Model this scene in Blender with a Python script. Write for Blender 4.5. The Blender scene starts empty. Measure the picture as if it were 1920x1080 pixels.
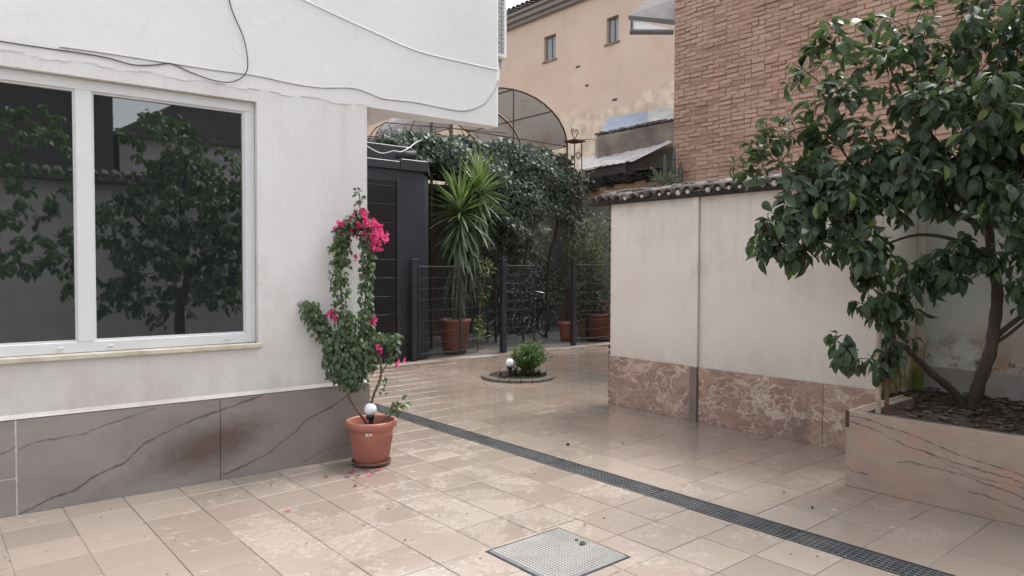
import bpy, math, random
import numpy as np
from mathutils import Matrix, Vector
R = math.radians
rng = random.Random(7)
scn = bpy.context.scene
col = scn.collection

# ------------------------------------------------------------------ camera
CAM = Vector((0, 0, 1.55)); PITCH, ROLL, HEAD, FPX = R(1.60), R(0.15), R(40.27), 1320.0
_fw = Vector((math.sin(HEAD)*math.cos(PITCH), math.cos(HEAD)*math.cos(PITCH), -math.sin(PITCH)))
_rt = Vector((math.cos(HEAD), -math.sin(HEAD), 0)); _up = _rt.cross(_fw)
_r = _rt*math.cos(ROLL) + _up*math.sin(ROLL); _u = _up*math.cos(ROLL) - _rt*math.sin(ROLL)
cd = bpy.data.cameras.new('camera'); cam = bpy.data.objects.new('camera', cd); col.objects.link(cam)
cam.matrix_world = Matrix(((_r.x, _u.x, -_fw.x, CAM.x), (_r.y, _u.y, -_fw.y, CAM.y), (_r.z, _u.z, -_fw.z, CAM.z), (0, 0, 0, 1)))
cd.sensor_width = 36; cd.lens = 36*FPX/1920; cd.clip_start = .05; cd.clip_end = 400
scn.camera = cam

# ------------------------------------------------------------------ sky, sun, exposure
SUN_AZ, SUN_EL = 92, 60          # bearing from +Y towards +X, elevation
w = bpy.data.worlds.new('World'); scn.world = w; w.use_nodes = True
nt = w.node_tree; bg = nt.nodes['Background']
sky = nt.nodes.new('ShaderNodeTexSky'); sky.sky_type = 'NISHITA'; sky.sun_disc = False
sky.sun_elevation = R(SUN_EL); sky.sun_rotation = R(SUN_AZ)
sky.air_density = 1.0; sky.dust_density = 3.0; sky.ozone_density = 1.0
bw = nt.nodes.new('ShaderNodeRGBToBW'); nt.links.new(sky.outputs[0], bw.inputs[0])
mx = nt.nodes.new('ShaderNodeMix'); mx.data_type = 'RGBA'; mx.inputs[0].default_value = .84   # thin white cloud veil
nt.links.new(sky.outputs[0], mx.inputs[6]); nt.links.new(bw.outputs[0], mx.inputs[7])
nt.links.new(mx.outputs[2], bg.inputs[0]); bg.inputs[1].default_value = .15
sd = bpy.data.lights.new('sun', 'SUN'); sun = bpy.data.objects.new('sun', sd); col.objects.link(sun)
sd.energy = .6; sd.angle = R(16); sd.color = (1, .95, .88)
_sd = Vector((math.sin(R(SUN_AZ))*math.cos(R(SUN_EL)), math.cos(R(SUN_AZ))*math.cos(R(SUN_EL)), math.sin(R(SUN_EL))))
sun.rotation_euler = _sd.to_track_quat('Z', 'Y').to_euler(); sun.location = (6, 8, 12)
scn.view_settings.view_transform = 'Standard'; scn.view_settings.look = 'None'
scn.view_settings.gamma = 1; scn.view_settings.use_curve_mapping = False
scn.view_settings.exposure = 2.06
scn.render.engine = 'CYCLES'

# ------------------------------------------------------------------ material helpers
class NT:
    def __init__(s, name, rough=.6, spec=.5):
        s.m = bpy.data.materials.new(name); s.m.use_nodes = True; s.t = s.m.node_tree
        s.b = s.t.nodes['Principled BSDF']; s.b.inputs['Roughness'].default_value = rough
        s.b.inputs['Specular IOR Level'].default_value = spec
        g = s.t.nodes.new('ShaderNodeNewGeometry'); s.pos = g.outputs['Position']; s.geo = g
    def n(s, typ): return s.t.nodes.new(typ)
    def put(s, sock, v):
        if hasattr(v, 'is_linked'): s.t.links.new(v, sock)
        elif isinstance(v, (tuple, list)): sock.default_value = tuple(v) + ((1,) if len(v) == 3 and len(sock.default_value) == 4 else ())
        else: sock.default_value = v
    def noise(s, scale, detail=4, rough=.55, co=None, dist=0, stretch=None):
        n = s.n('ShaderNodeTexNoise'); n.inputs['Scale'].default_value = scale; n.inputs['Detail'].default_value = detail
        n.inputs['Roughness'].default_value = rough; n.inputs['Distortion'].default_value = dist
        co = co or s.pos
        if stretch:
            v = s.n('ShaderNodeVectorMath'); v.operation = 'MULTIPLY'; s.put(v.inputs[0], co); v.inputs[1].default_value = stretch; co = v.outputs[0]
        s.put(n.inputs['Vector'], co); return n.outputs['Fac']
    def math(s, op, a, b=0.0, clamp=False):
        n = s.n('ShaderNodeMath'); n.operation = op; n.use_clamp = clamp; s.put(n.inputs[0], a); s.put(n.inputs[1], b); return n.outputs[0]
    def ramp(s, f, lo, hi, a=0.0, b=1.0):
        n = s.n('ShaderNodeMapRange'); n.inputs[1].default_value = lo; n.inputs[2].default_value = hi
        n.inputs[3].default_value = a; n.inputs[4].default_value = b; s.put(n.inputs[0], f); return n.outputs[0]
    def mix(s, f, a, b, mode='MIX'):
        n = s.n('ShaderNodeMix'); n.data_type = 'RGBA'; n.blend_type = mode; s.put(n.inputs[0], f); s.put(n.inputs[6], a); s.put(n.inputs[7], b); return n.outputs[2]
    def sep(s, co=None):
        n = s.n('ShaderNodeSeparateXYZ'); s.put(n.inputs[0], co or s.pos); return n.outputs
    def bump(s, h, strength=.3, dist=.01):
        n = s.n('ShaderNodeBump'); n.inputs['Strength'].default_value = strength; n.inputs['Distance'].default_value = dist
        s.put(n.inputs['Height'], h); s.t.links.new(n.outputs[0], s.b.inputs['Normal'])
    def rnd(s):
        o = s.n('ShaderNodeObjectInfo').outputs['Random']; return s.math('FRACT', s.math('ADD', o, s.geo.outputs['Random Per Island']))
    def color(s, c): s.put(s.b.inputs['Base Color'], c)
    def rough(s, v): s.put(s.b.inputs['Roughness'], v)
    def line(s, u, z, pts, u0, u1, width):
        """mask of a thin crack along z = curve(u)"""
        un = s.ramp(u, u0, u1); fc = s.n('ShaderNodeFloatCurve'); c = fc.mapping.curves[0]
        P = sorted(((p[0]-u0)/(u1-u0), p[1]) for p in pts)
        while len(c.points) < len(P): c.points.new(.5, .5)
        for q, p in zip(c.points, P): q.location = p; q.handle_type = 'VECTOR'
        fc.mapping.update(); s.put(fc.inputs['Value'], un)
        d = s.math('DIVIDE', s.math('ABSOLUTE', s.math('SUBTRACT', z, fc.outputs[0])), s.ramp(s.noise(7, 4, .7), .3, .7, .35, 1.35))
        a = s.ramp(d, width*.35, width, 1, 0)
        return s.math('MULTIPLY', a, s.math('MULTIPLY', s.math('GREATER_THAN', u, P[0][0]*(u1-u0)+u0), s.math('LESS_THAN', u, P[-1][0]*(u1-u0)+u0)))

def simple(name, c, c2=None, scale=8, rough=.6, spec=.5, bump=0, bscale=60, metal=0, stretch=None, lo=.35, hi=.65, dist=.004):
    s = NT(name, rough, spec)
    if c2: s.color(s.mix(s.ramp(s.noise(scale, 5, .6, stretch=stretch), lo, hi), c, c2))
    else: s.color(c)
    if bump: s.bump(s.noise(bscale, 4, .6, stretch=stretch), bump, dist)
    s.b.inputs['Metallic'].default_value = metal
    return s.m

def leaf_mat(name, dark, light, rough=.38, trans=.25, tip=None, spec=.5):
    s = NT(name, rough, spec); r = s.rnd()
    c = s.mix(r, dark, light)
    c = s.mix(s.ramp(s.noise(9, 2), .3, .7, 0, .35), c, dark)
    if tip: c = s.mix(s.ramp(r, .982, .99), c, tip)
    s.color(c)
    if trans:
        t = s.n('ShaderNodeBsdfTranslucent'); s.put(t.inputs[0], s.mix(.5, c, (light[0]*1.6, light[1]*1.9, light[2]*.8)))
        m = s.n('ShaderNodeMixShader'); m.inputs[0].default_value = trans
        out = s.t.nodes['Material Output']
        s.t.links.new(s.b.outputs[0], m.inputs[1]); s.t.links.new(t.outputs[0], m.inputs[2]); s.t.links.new(m.outputs[0], out.inputs[0])
    return s.m

# ------------------------------------------------------------------ object helpers
import collections
XF = collections.defaultdict(lambda: Matrix.Identity(4))     # object name -> world matrix of its root (for writing children in world coordinates)
def tag(o, label=None, cat=None, group=None, kind=None):
    for k, v in (('label', label), ('category', cat), ('group', group), ('kind', kind)):
        if v: o[k] = v
    return o
def thing(name, label, cat, loc=(0, 0, 0), rz=0, group=None):
    o = bpy.data.objects.new(name, None); col.objects.link(o); o.empty_display_size = .1
    o.location = loc; o.rotation_euler = (0, 0, rz); XF[o.name] = Matrix.Translation(loc) @ Matrix.Rotation(rz, 4, 'Z')
    return tag(o, label, cat, group)
def link(name, mesh, parent=None, mat=None):
    o = bpy.data.objects.new(name, mesh); col.objects.link(o)
    if parent is not None:
        o.parent = parent; XF[o.name] = XF[parent.name]
    if mat is not None: o.matrix_local = mat
    return o

class MB:
    def __init__(s): s.v = []; s.f = []
    def add(s, vs, fs):
        b = len(s.v); s.v.extend([tuple(v) for v in vs]); s.f.extend([tuple(i+b for i in f) for f in fs]); return s
    def quad(s, a, b, c, d): return s.add([a, b, c, d], [(0, 1, 2, 3)])
    def box(s, lo, hi, bev=0, M=None):
        (x0, y0, z0), (x1, y1, z1) = lo, hi
        if bev:
            b = min(bev, .45*min(x1-x0, y1-y0, z1-z0)); vs = []; 
            for sx in (0, 1):
                for sy in (0, 1):
                    for sz in (0, 1):
                        X, Y, Z = (x0, x1)[sx], (y0, y1)[sy], (z0, z1)[sz]; dx, dy, dz = b*(1-2*sx), b*(1-2*sy), b*(1-2*sz)
                        vs += [(X, Y+dy, Z+dz), (X+dx, Y, Z+dz), (X+dx, Y+dy, Z)]
            I = lambda x, y, z, k: (x*4+y*2+z)*3+k
            fs = [(I(0,0,0,0), I(0,0,1,0), I(0,1,1,0), I(0,1,0,0)), (I(1,0,0,0), I(1,1,0,0), I(1,1,1,0), I(1,0,1,0)),
                  (I(0,0,0,1), I(1,0,0,1), I(1,0,1,1), I(0,0,1,1)), (I(0,1,0,1), I(0,1,1,1), I(1,1,1,1), I(1,1,0,1)),
                  (I(0,0,0,2), I(0,1,0,2), I(1,1,0,2), I(1,0,0,2)), (I(0,0,1,2), I(1,0,1,2), I(1,1,1,2), I(0,1,1,2))]
            for z in (0, 1):
                for y in (0, 1):
                    fs.append((I(0,y,z,1), I(1,y,z,1), I(1,y,z,2), I(0,y,z,2)))
                for x in (0, 1):
                    fs.append((I(x,0,z,0), I(x,1,z,0), I(x,1,z,2), I(x,0,z,2)))
            for x in (0, 1):
                for y in (0, 1): fs.append((I(x,y,0,0), I(x,y,1,0), I(x,y,1,1), I(x,y,0,1)))
            for x in (0, 1):
                for y in (0, 1):
                    for z in (0, 1): fs.append((I(x,y,z,0), I(x,y,z,1), I(x,y,z,2)))
        else:
            vs = [(x0,y0,z0),(x1,y0,z0),(x1,y1,z0),(x0,y1,z0),(x0,y0,z1),(x1,y0,z1),(x1,y1,z1),(x0,y1,z1)]
            fs = [(0,3,2,1),(4,5,6,7),(0,1,5,4),(1,2,6,5),(2,3,7,6),(3,0,4,7)]
        if M is not None: vs = [M @ Vector(v) for v in vs]
        return s.add(vs, fs)
    def tube(s, pts, r, n=8, cap=True):
        pts = [Vector(p) for p in pts]; rs = r if isinstance(r, (list, tuple)) else [r]*len(pts)
        rings = []; prev = None
        for i, p in enumerate(pts):
            d = (pts[min(i+1, len(pts)-1)] - pts[max(i-1, 0)])
            if d.length < 1e-9: d = Vector((0, 0, 1))
            d.normalize()
            if prev is None:
                a = d.cross(Vector((0, 0, 1)) if abs(d.z) < .9 else Vector((1, 0, 0))).normalized()
            else:
                a = prev - d*prev.dot(d); a = a.normalized() if a.length > 1e-6 else d.orthogonal().normalized()
            prev = a; b = d.cross(a)
            rings.append([p + (a*math.cos(2*math.pi*k/n) + b*math.sin(2*math.pi*k/n))*rs[i] for k in range(n)])
        fs = [(i*n+k, i*n+(k+1) % n, (i+1)*n+(k+1) % n, (i+1)*n+k) for i in range(len(pts)-1) for k in range(n)]
        if cap: fs += [tuple(range(n-1, -1, -1)), tuple((len(pts)-1)*n+k for k in range(n))]
        return s.add([v for q in rings for v in q], fs)
    def lathe(s, prof, c=(0, 0, 0), n=32, flute=0, nf=0):
        vs = []
        for (r, z) in prof:
            for k in range(n):
                a = 2*math.pi*k/n; rr = r*(1 + (flute*math.cos(nf*a) if nf else 0)); vs.append((c[0]+rr*math.cos(a), c[1]+rr*math.sin(a), c[2]+z))
        fs = [(i*n+k, i*n+(k+1) % n, (i+1)*n+(k+1) % n, (i+1)*n+k) for i in range(len(prof)-1) for k in range(n)]
        return s.add(vs, fs)
    def prism(s, poly, z0, z1):
        n = len(poly); vs = [(x, y, z0) for x, y in poly] + [(x, y, z1) for x, y in poly]
        return s.add(vs, [tuple(range(n-1, -1, -1)), tuple(range(n, 2*n))] + [(i, (i+1) % n, (i+1) % n+n, i+n) for i in range(n)])
    def mesh(s, name, mat, inv=None, smooth=False):
        v = np.array(s.v, dtype=float)
        if inv is not None:
            A = np.array(inv); v = v @ A[:3, :3].T + A[:3, 3]
        me = bpy.data.meshes.new(name); me.from_pydata(v.tolist(), [], s.f); me.validate(); me.update()
        if mat: me.materials.append(mat)
        if smooth: me.polygons.foreach_set('use_smooth', [True]*len(me.polygons))
        import bmesh
        bm = bmesh.new(); bm.from_mesh(me); bmesh.ops.recalc_face_normals(bm, faces=bm.faces); bm.to_mesh(me); bm.free()
        return me
    def build(s, name, mat, parent=None, smooth=False, **kw):
        inv = XF[parent.name].inverted() if parent is not None else None
        o = link(name, s.mesh(name, mat, inv, smooth), parent)
        return tag(o, **kw)
def sphere_prof(r, n=14, z0=0, a0=-90, a1=90):
    return [(max(r*math.cos(R(a0+(a1-a0)*i/n)), 1e-4), z0+r*math.sin(R(a0+(a1-a0)*i/n))) for i in range(n+1)]
def crv(pts, n=8):
    """Catmull-Rom through points"""
    P = [Vector(p) for p in pts]; P = [P[0]*2-P[1]] + P + [P[-1]*2-P[-2]]; out = []
    for i in range(1, len(P)-2):
        for k in range(n):
            t = k/n; a, b, c, d = P[i-1], P[i], P[i+1], P[i+2]
            out.append(.5*((2*b)+(c-a)*t+(2*a-5*b+4*c-d)*t*t+(3*b-a-3*c+d)*t**3))
    return out + [P[-2]]
def cam_depth(p): return (Vector(p)-CAM).dot(_fw)
def in_frame(p, m=1.03):
    d = Vector(p)-CAM; z = d.dot(_fw)
    return z > .2 and abs(d.dot(_r)/z) < m*960/FPX and abs(d.dot(_u)/z) < m*540/FPX

# leaf meshes: unit leaf along +Y, face normal +Z
def leaf_mesh(name, mat, shape='oval', fold=.25, droop=.3, seg=4, wave=0):
    prof = {'oval': [.06, .62, 1.0, .8, .0], 'heart': [.15, 1.0, .85, .45, .0], 'blade': [.55, .9, 1., .62, .0], 'round': [.3, .95, 1, .75, .1]}[shape]
    vs = []; fs = []
    for i in range(5):
        t = i/4; hw = prof[i]*.5; y = t*(1-.15*droop*t); z = -droop*t*t*.5
        vs += [(-hw, y, z+fold*hw+wave*((-1)**i)*.05), (0, y, z), (hw, y, z+fold*hw-wave*((-1)**i)*.05)]
    for i in range(4):
        a = i*3; fs += [(a, a+1, a+4, a+3), (a+1, a+2, a+5, a+4)]
    me = bpy.data.meshes.new(name); me.from_pydata(vs, [], fs); me.materials.append(mat); me.update(); me.validate()
    me.polygons.foreach_set('use_smooth', [True]*len(me.polygons))
    return me
def frame(pos, d, nrm, L, Wd):
    d = Vector(d).normalized(); n = Vector(nrm); n = n - d*n.dot(d)
    n = n.normalized() if n.length > 1e-5 else d.orthogonal().normalized()
    x = d.cross(n); p = Vector(pos)
    return Matrix(((x.x*Wd, d.x*L, n.x*L, p.x), (x.y*Wd, d.y*L, n.y*L, p.y), (x.z*Wd, d.z*L, n.z*L, p.z), (0, 0, 0, 1)))
def foliage(parent, mats, meshes, nobj, name='leaf', rest='foliage', only_frame=True):
    """leaves: the nearest in view as objects, the rest joined as one stuff part"""
    inv = XF[parent.name].inverted() if parent else Matrix.Identity(4)
    order = sorted(range(len(mats)), key=lambda i: (not in_frame(mats[i].translation), cam_depth(mats[i].translation)/max(mats[i].col[1].to_3d().length, 1e-3)))
    for i in order[:nobj]:
        link(name, meshes[i % len(meshes)], parent, inv @ mats[i])
    V = []; F = []; b = 0
    cache = [(np.array([v.co[:] for v in m.vertices]), [tuple(p.vertices) for p in m.polygons]) for m in meshes]
    for i in order[nobj:]:
        A = np.array(inv @ mats[i]); v, f = cache[i % len(meshes)]
        V.append(v @ A[:3, :3].T + A[:3, 3]); F.extend([tuple(k+b for k in q) for q in f]); b += len(v)
    if V:
        me = bpy.data.meshes.new(rest); me.from_pydata(np.concatenate(V).tolist(), [], F); me.materials.append(meshes[0].materials[0]); me.update()
        me.polygons.foreach_set('use_smooth', [True]*len(me.polygons))
        o = link(rest, me, parent); o['kind'] = 'stuff'; return o
def rv(s=1): return Vector((rng.uniform(-s, s), rng.uniform(-s, s), rng.uniform(-s, s)))
def rsph():
    while True:
        v = rv()
        if .01 < v.length < 1: return v

# ------------------------------------------------------------------ materials
def m_plaster(name, base, dirty, zlo, zhi, coarse=.35, bdist=.004, amount=.5, streak=0, ztop=2.3):
    s = NT(name, .8, .3); x, y, z = s.sep()
    c = s.mix(s.ramp(s.noise(1.3, 5, .6), .35, .7, 0, .22), base, dirty)
    g = s.math('MULTIPLY', s.ramp(z, zhi, zlo, 0, 1), s.ramp(s.noise(3.2, 5, .65, stretch=(1, 1, .6)), .3, .65, .1, 1))
    g.node.use_clamp = True
    c = s.mix(s.math('MULTIPLY', g, amount), c, dirty)
    if streak:
        sk = s.math('MULTIPLY', s.ramp(s.noise(9, 4, .6, stretch=(1, 1, .07)), .5, .72), s.ramp(z, ztop-1.3, ztop, 0, 1)); sk.node.use_clamp = True
        c = s.mix(s.math('MULTIPLY', sk, streak), c, dirty)
        sm = s.math('MULTIPLY', s.ramp(s.noise(1.1, 6, .72), .56, .70), .35); c = s.mix(sm, c, tuple(q*.85 for q in dirty))
    sp = s.ramp(s.noise(26, 3, .7), .72, .8, 0, .25)
    hc = s.math('ABSOLUTE', s.math('SUBTRACT', s.noise(1.6, 7, .72, dist=.8), .5)); hc = s.math('MULTIPLY', s.ramp(hc, 0, .004, .32, 0), s.ramp(s.noise(.8, 2), .5, .6)); c = s.mix(hc, c, tuple(q*.7 for q in dirty))
    s.color(s.mix(sp, c, tuple(q*.6 for q in dirty)))
    h = s.math('ADD', s.math('MULTIPLY', s.noise(150, 3, .6), coarse), s.math('MULTIPLY', s.noise(11, 5, .6), .8))
    h = s.math('ADD', h, s.math('MULTIPLY', s.ramp(s.noise(5, 6, .7, dist=1.2), .6, .75), .5))
    cr = s.math('ABSOLUTE', s.math('SUBTRACT', s.noise(2.2, 6, .7, dist=1.5), .5))
    h = s.math('ADD', h, s.math('MULTIPLY', s.math('MULTIPLY', s.ramp(cr, 0, .012, 1, 0), s.ramp(s.noise(.9, 2), .52, .66)), .45))
    s.bump(h, .55, bdist*1.2); return s.m
M = {}
M['plaster'] = m_plaster('white_render', (.67, .665, .66), (.44, .40, .37), .56, 1.2, .7, .006, .85, .3, 2.9)
M['plaster_up'] = m_plaster('smooth_white_render', (.70, .695, .70), (.56, .54, .53), 2.85, 2.95, .15, .005, .2)
M['wall_cream'] = m_plaster('cream_wall_paint', (.70, .64, .595), (.50, .42, .35), .5, 1.0, .2, .004, .75, .55, 2.3)
def m_gardenwall():
    s = NT('stained_wall_paint', .85, .25); x, y, z = s.sep()
    c = s.mix(s.ramp(s.noise(1.7, 5), .4, .65), (.60, .58, .53), (.48, .52, .48))
    st = s.math('MULTIPLY', s.ramp(z, 1.2, .7), s.ramp(s.noise(2.6, 5, .65), .38, .6)); st.node.use_clamp = True
    c = s.mix(st, c, (.33, .20, .11))
    sp = s.math('MULTIPLY', s.ramp(z, 1.05, .75), s.ramp(s.noise(9, 6, .75), .5, .62)); sp.node.use_clamp = True
    c = s.mix(sp, c, (.12, .08, .05)); s.color(c); s.bump(s.noise(18, 5, .6), .4, .005); return s.m
M['garden_wall'] = m_gardenwall()
def m_return():
    s = NT('mossy_wall_paint', .85, .25); x, y, z = s.sep()
    st = s.math('MULTIPLY', s.ramp(z, 1.25, .75), s.ramp(s.noise(3, 5, .65), .3, .55)); st.node.use_clamp = True
    c = s.mix(st, (.62, .57, .5), (.42, .30, .15))
    mo = s.math('MULTIPLY', s.ramp(z, .95, .65), s.ramp(s.noise(6, 5, .7), .38, .55)); mo.node.use_clamp = True
    s.color(s.mix(mo, c, (.12, .15, .04))); s.bump(s.noise(18, 5, .6), .4, .005); return s.m
M['return_wall'] = m_return()
M['concrete'] = simple('grey_concrete', (.34, .31, .29), (.22, .20, .185), 3, .85, .3, .4, 40)
M['rimstone'] = simple('brown_cement_rim', (.20, .155, .125), (.13, .10, .08), 7, .85, .3, .4, 40)
M['footstone'] = simple('dull_brown_stone', (.16, .125, .11), (.22, .165, .14), 6, .4, .5)
M['yard'] = simple('yard_concrete', (.20, .19, .185), (.11, .105, .105), 1.3, .45, .4, .3, 30)
M['grout'] = simple('tile_grout', (.10, .07, .052), (.36, .31, .27), 1.3, .85, .3)

def m_tile():
    s = NT('beige_floor_tile', .2, .5); x, y, z = s.sep(); r = s.rnd()
    flat = s.n('ShaderNodeCombineXYZ'); s.put(flat.inputs[0], x); s.put(flat.inputs[1], y); co = flat.outputs[0]
    c = s.mix(r, (.255, .21, .175), (.325, .272, .228))
    big = s.noise(.55, 3, .5, co)
    c = s.mix(s.ramp(s.noise(7, 5, .6, co), .3, .7, 0, .28), c, (.25, .195, .155))
    # drying tide marks and limescale: pale, rough; stronger toward the middle of the yard
    off = s.n('ShaderNodeVectorMath'); off.operation = 'ADD'; s.put(off.inputs[0], co); s.put(off.inputs[1], s.math('MULTIPLY', r, .22)); n1 = s.noise(1.9, 8, .7, off.outputs[0], .5); n2 = s.noise(26, 4, .75, co)
    dx = s.math('SUBTRACT', x, 2.7); dy = s.math('SUBTRACT', y, 3.5)
    dd = s.math('SQRT', s.math('ADD', s.math('MULTIPLY', dx, dx), s.math('MULTIPLY', s.math('MULTIPLY', dy, dy), .55)))
    near = s.ramp(dd, .2, 2.4, .075, -.06)
    k = s.math('ADD', s.math('ADD', n1, near), s.math('MULTIPLY', s.math('SUBTRACT', n2, .5), .22))
    dry = s.ramp(k, .55, .66)
    edge = s.math('MULTIPLY', s.ramp(k, .545, .585), s.ramp(k, .66, .60)); edge.node.use_clamp = True
    c = s.mix(s.math('MULTIPLY', dry, .06), c, (.42, .37, .34))
    c = s.mix(s.math('MULTIPLY', edge, s.ramp(n2, .42, .6, 0, .36)), c, (.50, .45, .41))
    ns = s.noise(75, 3, .7, co)
    c = s.mix(s.ramp(ns, .70, .78, 0, .35), c, (.12, .09, .07))
    right = s.ramp(x, 4.2, 5.9)
    c = s.mix(s.math('MULTIPLY', s.math('MULTIPLY', right, s.ramp(s.noise(1.4, 4, .6, co), .45, .62)), .45), c, (.40, .25, .19))
    s.color(c)
    s.rough(s.math('ADD', s.math('MULTIPLY', dry, .14), s.ramp(big, .35, .7, .13, .30)))
    s.b.inputs['Coat Weight'].default_value = .25; s.b.inputs['Coat Roughness'].default_value = .06
    s.put(s.b.inputs['Coat Weight'], s.ramp(dry, 0, 1, .55, .15))
    h = s.math('ADD', s.noise(5, 3, .5, co), s.math('MULTIPLY', s.noise(40, 3, .5, co), .25)); s.bump(h, .12, .006)
    return s.m
M['tile'] = m_tile()

def m_greystone():
    s = NT('grey_veined_stone', .34, .5); x, y, z = s.sep()
    u = s.math('ADD', s.math('MULTIPLY', s.math('SUBTRACT', x, .375), .9985), s.math('MULTIPLY', s.math('SUBTRACT', y, 5.343), -.0545))
    zz = s.math('ADD', z, s.math('MULTIPLY', s.math('SUBTRACT', s.noise(19, 7, .72), .5), .042))
    n = s.noise(1.6, 6, .62, dist=.5, stretch=(1, 1, 1.8))
    c = s.mix(s.ramp(n, .35, .65), (.205, .19, .178), (.285, .255, .24))
    c = s.mix(s.ramp(u, .9, 2.1, 0, .75), c, (.235, .195, .18))
    c = s.mix(s.ramp(s.noise(9, 6, .7, stretch=(1, 1, 3)), .55, .72, 0, .35), c, (.33, .30, .285))
    du = s.math('MULTIPLY', s.math('SUBTRACT', u, 1.25), 2.4); dz = s.math('MULTIPLY', s.math('SUBTRACT', zz, s.math('ADD', .27, s.math('MULTIPLY', s.math('SUBTRACT', u, 1.25), .22))), 6.2)
    dist = s.math('SQRT', s.math('ADD', s.math('MULTIPLY', du, du), s.math('MULTIPLY', dz, dz)))
    dist = s.math('ADD', dist, s.math('MULTIPLY', s.math('SUBTRACT', s.noise(22, 6, .8, stretch=(.5, .5, 1)), .5), 1.1))
    c = s.mix(s.ramp(dist, .35, 1.25, .85, 0), c, (.085, .048, .04))
    A = [(0.092, 0.0), (0.278, 0.079), (0.396, 0.098), (0.517, 0.175), (0.674, 0.227), (0.805, 0.346), (0.906, 0.387), (1.044, 0.444), (1.15, 0.476), (1.296, 0.508), (1.60, .59)]
    B = [(1.31, 0.035), (1.482, 0.085), (1.64, 0.141), (1.847, 0.275), (1.954, 0.365), (2.152, 0.439), (2.336, 0.536), (2.47, .585)]
    C = [(0.101, 0.41), (0.198, 0.448), (0.43, 0.455), (0.583, 0.505), (0.742, 0.545), (0.874, 0.574)]
    E = [(1.888, 0.018), (2.061, 0.096), (2.311, 0.123), (2.46, .15)]
    F = [(-1.0, .38), (-.6, .30), (-.2, .12), (.03, .06), (.08, .075), (.3, .19), (.62, .33)]
    G = [(-1.05, .12), (-.5, .33), (.02, .40), (.085, .43)]
    for L, wd, k in ((A, .011, .85), (B, .0105, .85), (C, .007, .7), (E, .007, .6), (G, .008, .6)):
        m_ = s.line(u, zz, L, -1.2, 2.6, wd)
        m_ = s.math('MULTIPLY', m_, s.ramp(s.noise(16, 3, .6), .3, .5, k*.45, k))
        c = s.mix(m_, c, (.055, .048, .045))
    c = s.mix(s.ramp(s.noise(120, 3, .7, stretch=(1, 1, 2)), .35, .65, 0, .22), c, (.14, .125, .118)); s.color(c); s.bump(s.noise(60, 3), .08, .002); return s.m
M['greystone'] = m_greystone()
def m_breccia():
    s = NT('pink_brown_marble', .30, .5)
    wv = s.n('ShaderNodeTexNoise'); wv.inputs['Scale'].default_value = 1.8; wv.inputs['Detail'].default_value = 5; s.put(wv.inputs['Vector'], s.pos)
    v = s.n('ShaderNodeVectorMath'); v.operation = 'MULTIPLY_ADD'; s.put(v.inputs[0], wv.outputs['Color']); v.inputs[1].default_value = (.5, .5, .38); s.put(v.inputs[2], s.pos)
    co = v.outputs[0]
    c = s.mix(s.ramp(s.noise(2.0, 5, .6, co), .36, .62), (.225, .14, .118), (.32, .215, .17))
    c = s.mix(s.ramp(s.noise(3.3, 5, .6, co), .52, .68), c, (.41, .255, .20))
    c = s.mix(s.ramp(s.noise(1.5, 4, .6, co), .58, .7, 0, .6), c, (.19, .14, .12))
    for sc, wd, k in ((1.35, .016, .75), (2.6, .02, .6), (5.5, .03, .35)):
        d = s.math('ABSOLUTE', s.math('SUBTRACT', s.noise(sc, 6, .62, co, stretch=(1, .75, 1.3)), .5))
        c = s.mix(s.ramp(d, 0, wd, k, 0), c, (.62, .52, .44))
    s.color(c); return s.m
M['breccia'] = m_breccia()
def m_planter():
    s = NT('beige_veined_marble', .36, .5); x, y, z = s.sep()
    c = s.mix(s.ramp(s.noise(2.4, 6, .65), .35, .65), (.375, .29, .235), (.30, .228, .185))
    fk = s.ramp(s.noise(21, 5, .72, stretch=(1, .6, 1.6), dist=.8), .66, .72, 0, .6); c = s.mix(fk, c, (.14, .075, .055))
    wv_ = s.math('ABSOLUTE', s.math('SUBTRACT', s.noise(4.2, 6, .66, dist=.7, stretch=(1, .6, 1.5)), .5)); c = s.mix(s.ramp(wv_, 0, .02, .35, 0), c, (.27, .15, .11))
    c = s.mix(s.ramp(s.noise(3.4, 5, .65, stretch=(1, 1, 1.5)), .5, .66, 0, .75), c, (.42, .245, .18))
    c = s.mix(s.ramp(s.noise(13, 6, .7), .6, .72, 0, .5), c, (.45, .37, .31))
    zz = s.math('ADD', z, s.math('MULTIPLY', s.math('SUBTRACT', s.noise(19, 7, .72), .5), .042))
    L = [[(2.275, .508), (2.143, .505), (2.016, .473), (1.854, .448), (1.718, .41), (1.544, .362), (1.2, .31), (.6, .2)],
         [(2.252, .466), (2.067, .431), (1.892, .366), (1.717, .337), (1.534, .304), (1.279, .277), (.7, .12)],
         [(1.93, .239), (1.85, .262), (1.697, .248), (1.533, .243), (1.445, .218), (1.318, .204), (1.211, .172), (.8, .06)],
         [(1.504, .139), (1.435, .146), (1.333, .122), (1.21, .096), (.9, .02)], [(2.269, .133), (2.202, .108), (2.115, .111)],
         [(1.75, .35), (1.6, .28), (1.42, .24), (1.2, .235)], [(1.0, .5), (.5, .4), (-.2, .3)]]
    for l, k in zip(L, (.8, .85, .75, .7, .8, .5, .7)):
        m_ = s.math('MULTIPLY', s.line(y, zz, l, -.4, 2.4, .0075), s.ramp(s.noise(20, 3, .6), .32, .55, k*.3, k))
        c = s.mix(m_, c, (.06, .036, .03))
    s.color(c); return s.m
M['planter'] = m_planter()
M['dark_trim'] = simple('dark_mortar', (.05, .035, .03), (.10, .07, .055), 20, .9, .2, .5, 60)
M['pvc'] = simple('white_plastic_frame', (.66, .67, .68), (.62, .63, .64), 4, .35, .5)
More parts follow.
